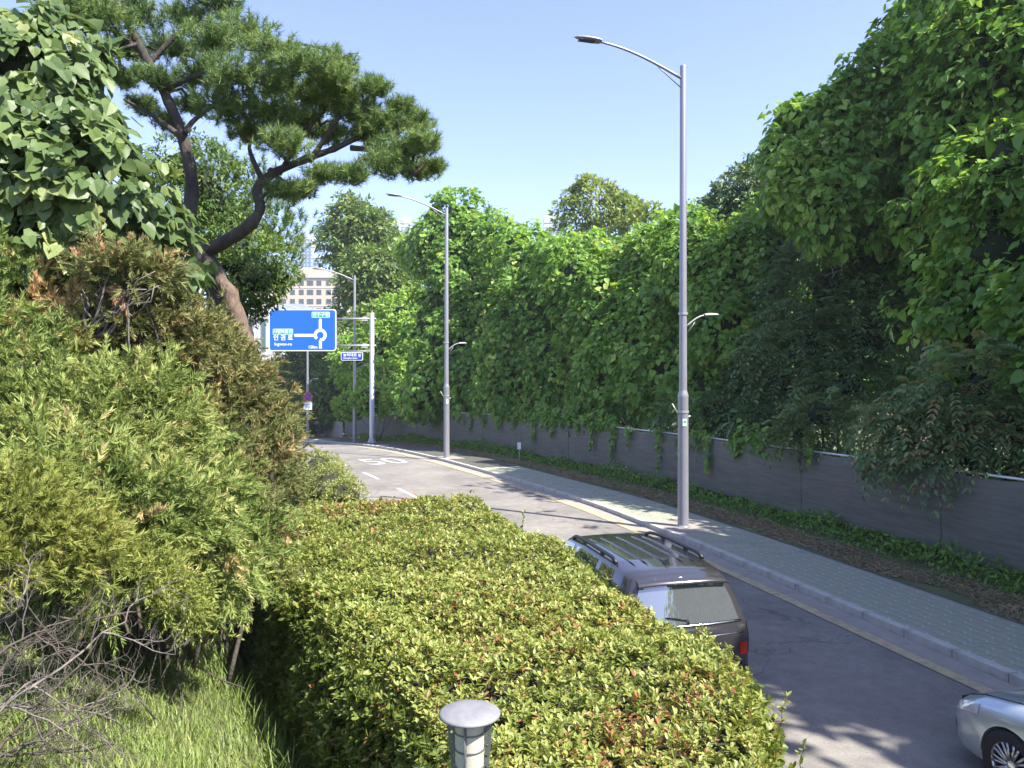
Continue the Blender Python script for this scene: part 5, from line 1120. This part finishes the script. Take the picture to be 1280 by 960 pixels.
for row in range(9):
    zc_ = zt_ - 2.2 - 3.0 * row
    if row % 2 == 1: MB().box(((a + b_) / 2, d - .06, zc_ + 1.45), (b_ - a, .12, .25)).build('string_course', M_whw, e)
    for k, px in enumerate((326, 334, 345, 354, 366, 377, 388, 399, 411, 420, 431)):
        if zc_ < 2: continue
        x = P(px, 0, d)[0]; wd = 2.0 if k % 3 == 0 else 1.5
        f_ = MB().box((x, d - .02, zc_), (wd + .14, .16, 1.62)).build('window', M_frame, e); f_.data.update()
        MB().box((x - wd / 4, d - .13, zc_), (wd / 2 - .05, .04, 1.5)).build('pane', M_win, f_)
        MB().box((x + wd / 4, d - .13, zc_), (wd / 2 - .05, .04, 1.5)).build('pane', M_win, f_)
d = 140.; e = empty('white_hall', P(320, 400, d) * np.array([1, 1, 0]) + np.array([0, 0, -2.7]), 0, 'white building with tall green window strips left of the blue sign', 'building')
a, b_, zt_ = slab('', 270, 352, 396, 0, d, 12)
MB().box(((a + b_) / 2, d + 6, (zt_ - 2.7) / 2), (b_ - a, 12, zt_ + 2.7)).build('wall', M_whw, e)
for px in (281, 297, 314, 330, 345):
    x = P(px, 0, d)[0]; fz = CAMZ - (419 - 480) / F * d
    f_ = MB().box((x, d - .04, fz), (.86, .2, 5.6)).build('window', M_frame, e)
    for k in range(4): MB().box((x, d - .16, fz - 2.1 + 1.38 * k), (.68, .05, 1.28)).build('pane', M_gwin, f_)
MB().box(((a + b_) / 2, d - .15, zt_ - .2), (b_ - a + .3, .4, .5)).build('cornice', M_frame, e)
d = 152.; e = empty('grey_roofed_house', P(362, 400, d) * np.array([1, 1, 0]) + np.array([0, 0, -2.7]), 0, 'building with grey hipped roof just above the blue sign', 'building')
a, b_, zt_ = slab('', 330, 392, 390, 0, d, 12); zp_ = CAMZ - (377 - 480) / F * d
MB().box(((a + b_) / 2, d + 5, (zt_ - 2.7) / 2), (b_ - a, 10, zt_ + 2.7)).build('wall', M_whw, e)
MB().add([(a - .5, d - .5, zt_), (b_ + .5, d - .5, zt_), (b_ + .5, d + 10.5, zt_), (a - .5, d + 10.5, zt_), (a + 2.5, d + 4, zp_), (b_ - 3.5, d + 4, zp_), (b_ - 3.5, d + 6, zp_), (a + 2.5, d + 6, zp_)], [(0, 1, 5, 4), (1, 2, 6, 5), (2, 3, 7, 6), (3, 0, 4, 7), (4, 5, 6, 7), (3, 2, 1, 0)]).build('roof', M_roofg, e)
for px in (335, 347, 380, 388): MB().box((P(px, 0, d)[0], d - .03, zt_ - 2), (1.3, .12, 1.6)).build('window', M_win, e)
M_tow = mat('tower_cladding', (.46, .50, .56), .6); M_towg = mat('tower_glass', (.16, .24, .36), .15, spec=.7)
def tower(x0, x1, yt, d, label, blue=False, fl=26):
    a, b_, zt_ = slab('', x0, x1, yt, 0, d, 0); w_ = b_ - a; e = empty('tower_block', ((a + b_) / 2, d + w_ / 2, -2.7), 0, label, 'tower', 'distant towers')
    MB().box(((a + b_) / 2, d + w_ / 2, (zt_ - 2.7) / 2), (w_, w_, zt_ + 2.7)).build('tower_shaft', M_towg if blue else M_tow, e)
    for k in range(3): MB().box((a + w_ * (.2 + .3 * k), d - .3, (zt_ - 2.7) / 2 - 3), (w_ * .13, .8, zt_ - 8)).build('window_strip', M_towg if not blue else M_tow, e)
    MB().box(((a + b_) / 2, d + w_ / 2, zt_ + 1.0), (w_ * .6, w_ * .6, 2)).build('roof_plant', M_tow, e)
    for k in range(fl): MB().box(((a + b_) / 2, d - .1, zt_ - 4 - k * 3), (w_ + .2, .6, .5)).build('floor_band', M_tow, e)
tower(376, 391, 293, 620, 'pale distant tower just right of the pine, above the cream block')
tower(391, 404, 322, 600, 'bluish lower tower beside the pale one above the cream block', True, 12)
tower(486, 499, 276, 640, 'left of two pale distant towers behind the second lamp arm')
tower(501, 513, 273, 650, 'right of two pale distant towers behind the second lamp arm')
tower(680, 702, 270, 480, 'small pale building top peeking over the middle vines', False, 10)
e = empty('background_wood', (0, 170, -2.7), 0, 'far mass of trees closing the view between fence and buildings', 'wood'); 
lob = [W(x, 150 + 30 * math.sin(x * .7), 2 + 3 * random.random(), 9, 8, 6 + 4 * random.random()) for x in np.arange(-60, 80, 8)]
c, o = lobe_clumps(lob, 1500, .1, .8, .12, -2); p, y, n_, s, t = clump_leaves(c, o, 12, 1.3, .9, .5, .5, .5, .8, .5, .16)
leaves('canopy', p, y, n_, s, t, 'oval', M_tree, e); core(lob, .8, 'inner_foliage', M_innerg, e, 2, .2); e['kind'] = 'stuff'

# ------------------------------------------------------------------ summer haze
hz = MB().box((0, 360, 66.4), (1600, 1100, 139.8)).build('haze', None); hz['kind'] = 'stuff'; tag(hz, 'thin pale summer haze filling the air over the whole scene', 'haze')
hm = bpy.data.materials.new('haze_air'); hm.use_nodes = True; ht = hm.node_tree; ht.nodes.remove(ht.nodes['Principled BSDF']); pv = ht.nodes.new('ShaderNodeVolumePrincipled')
pv.inputs['Color'].default_value = (.86, .91, 1, 1); pv.inputs['Density'].default_value = .0004; pv.inputs['Anisotropy'].default_value = .2
ht.links.new(pv.outputs[0], ht.nodes['Material Output'].inputs['Volume']); hz.data.materials.append(hm)
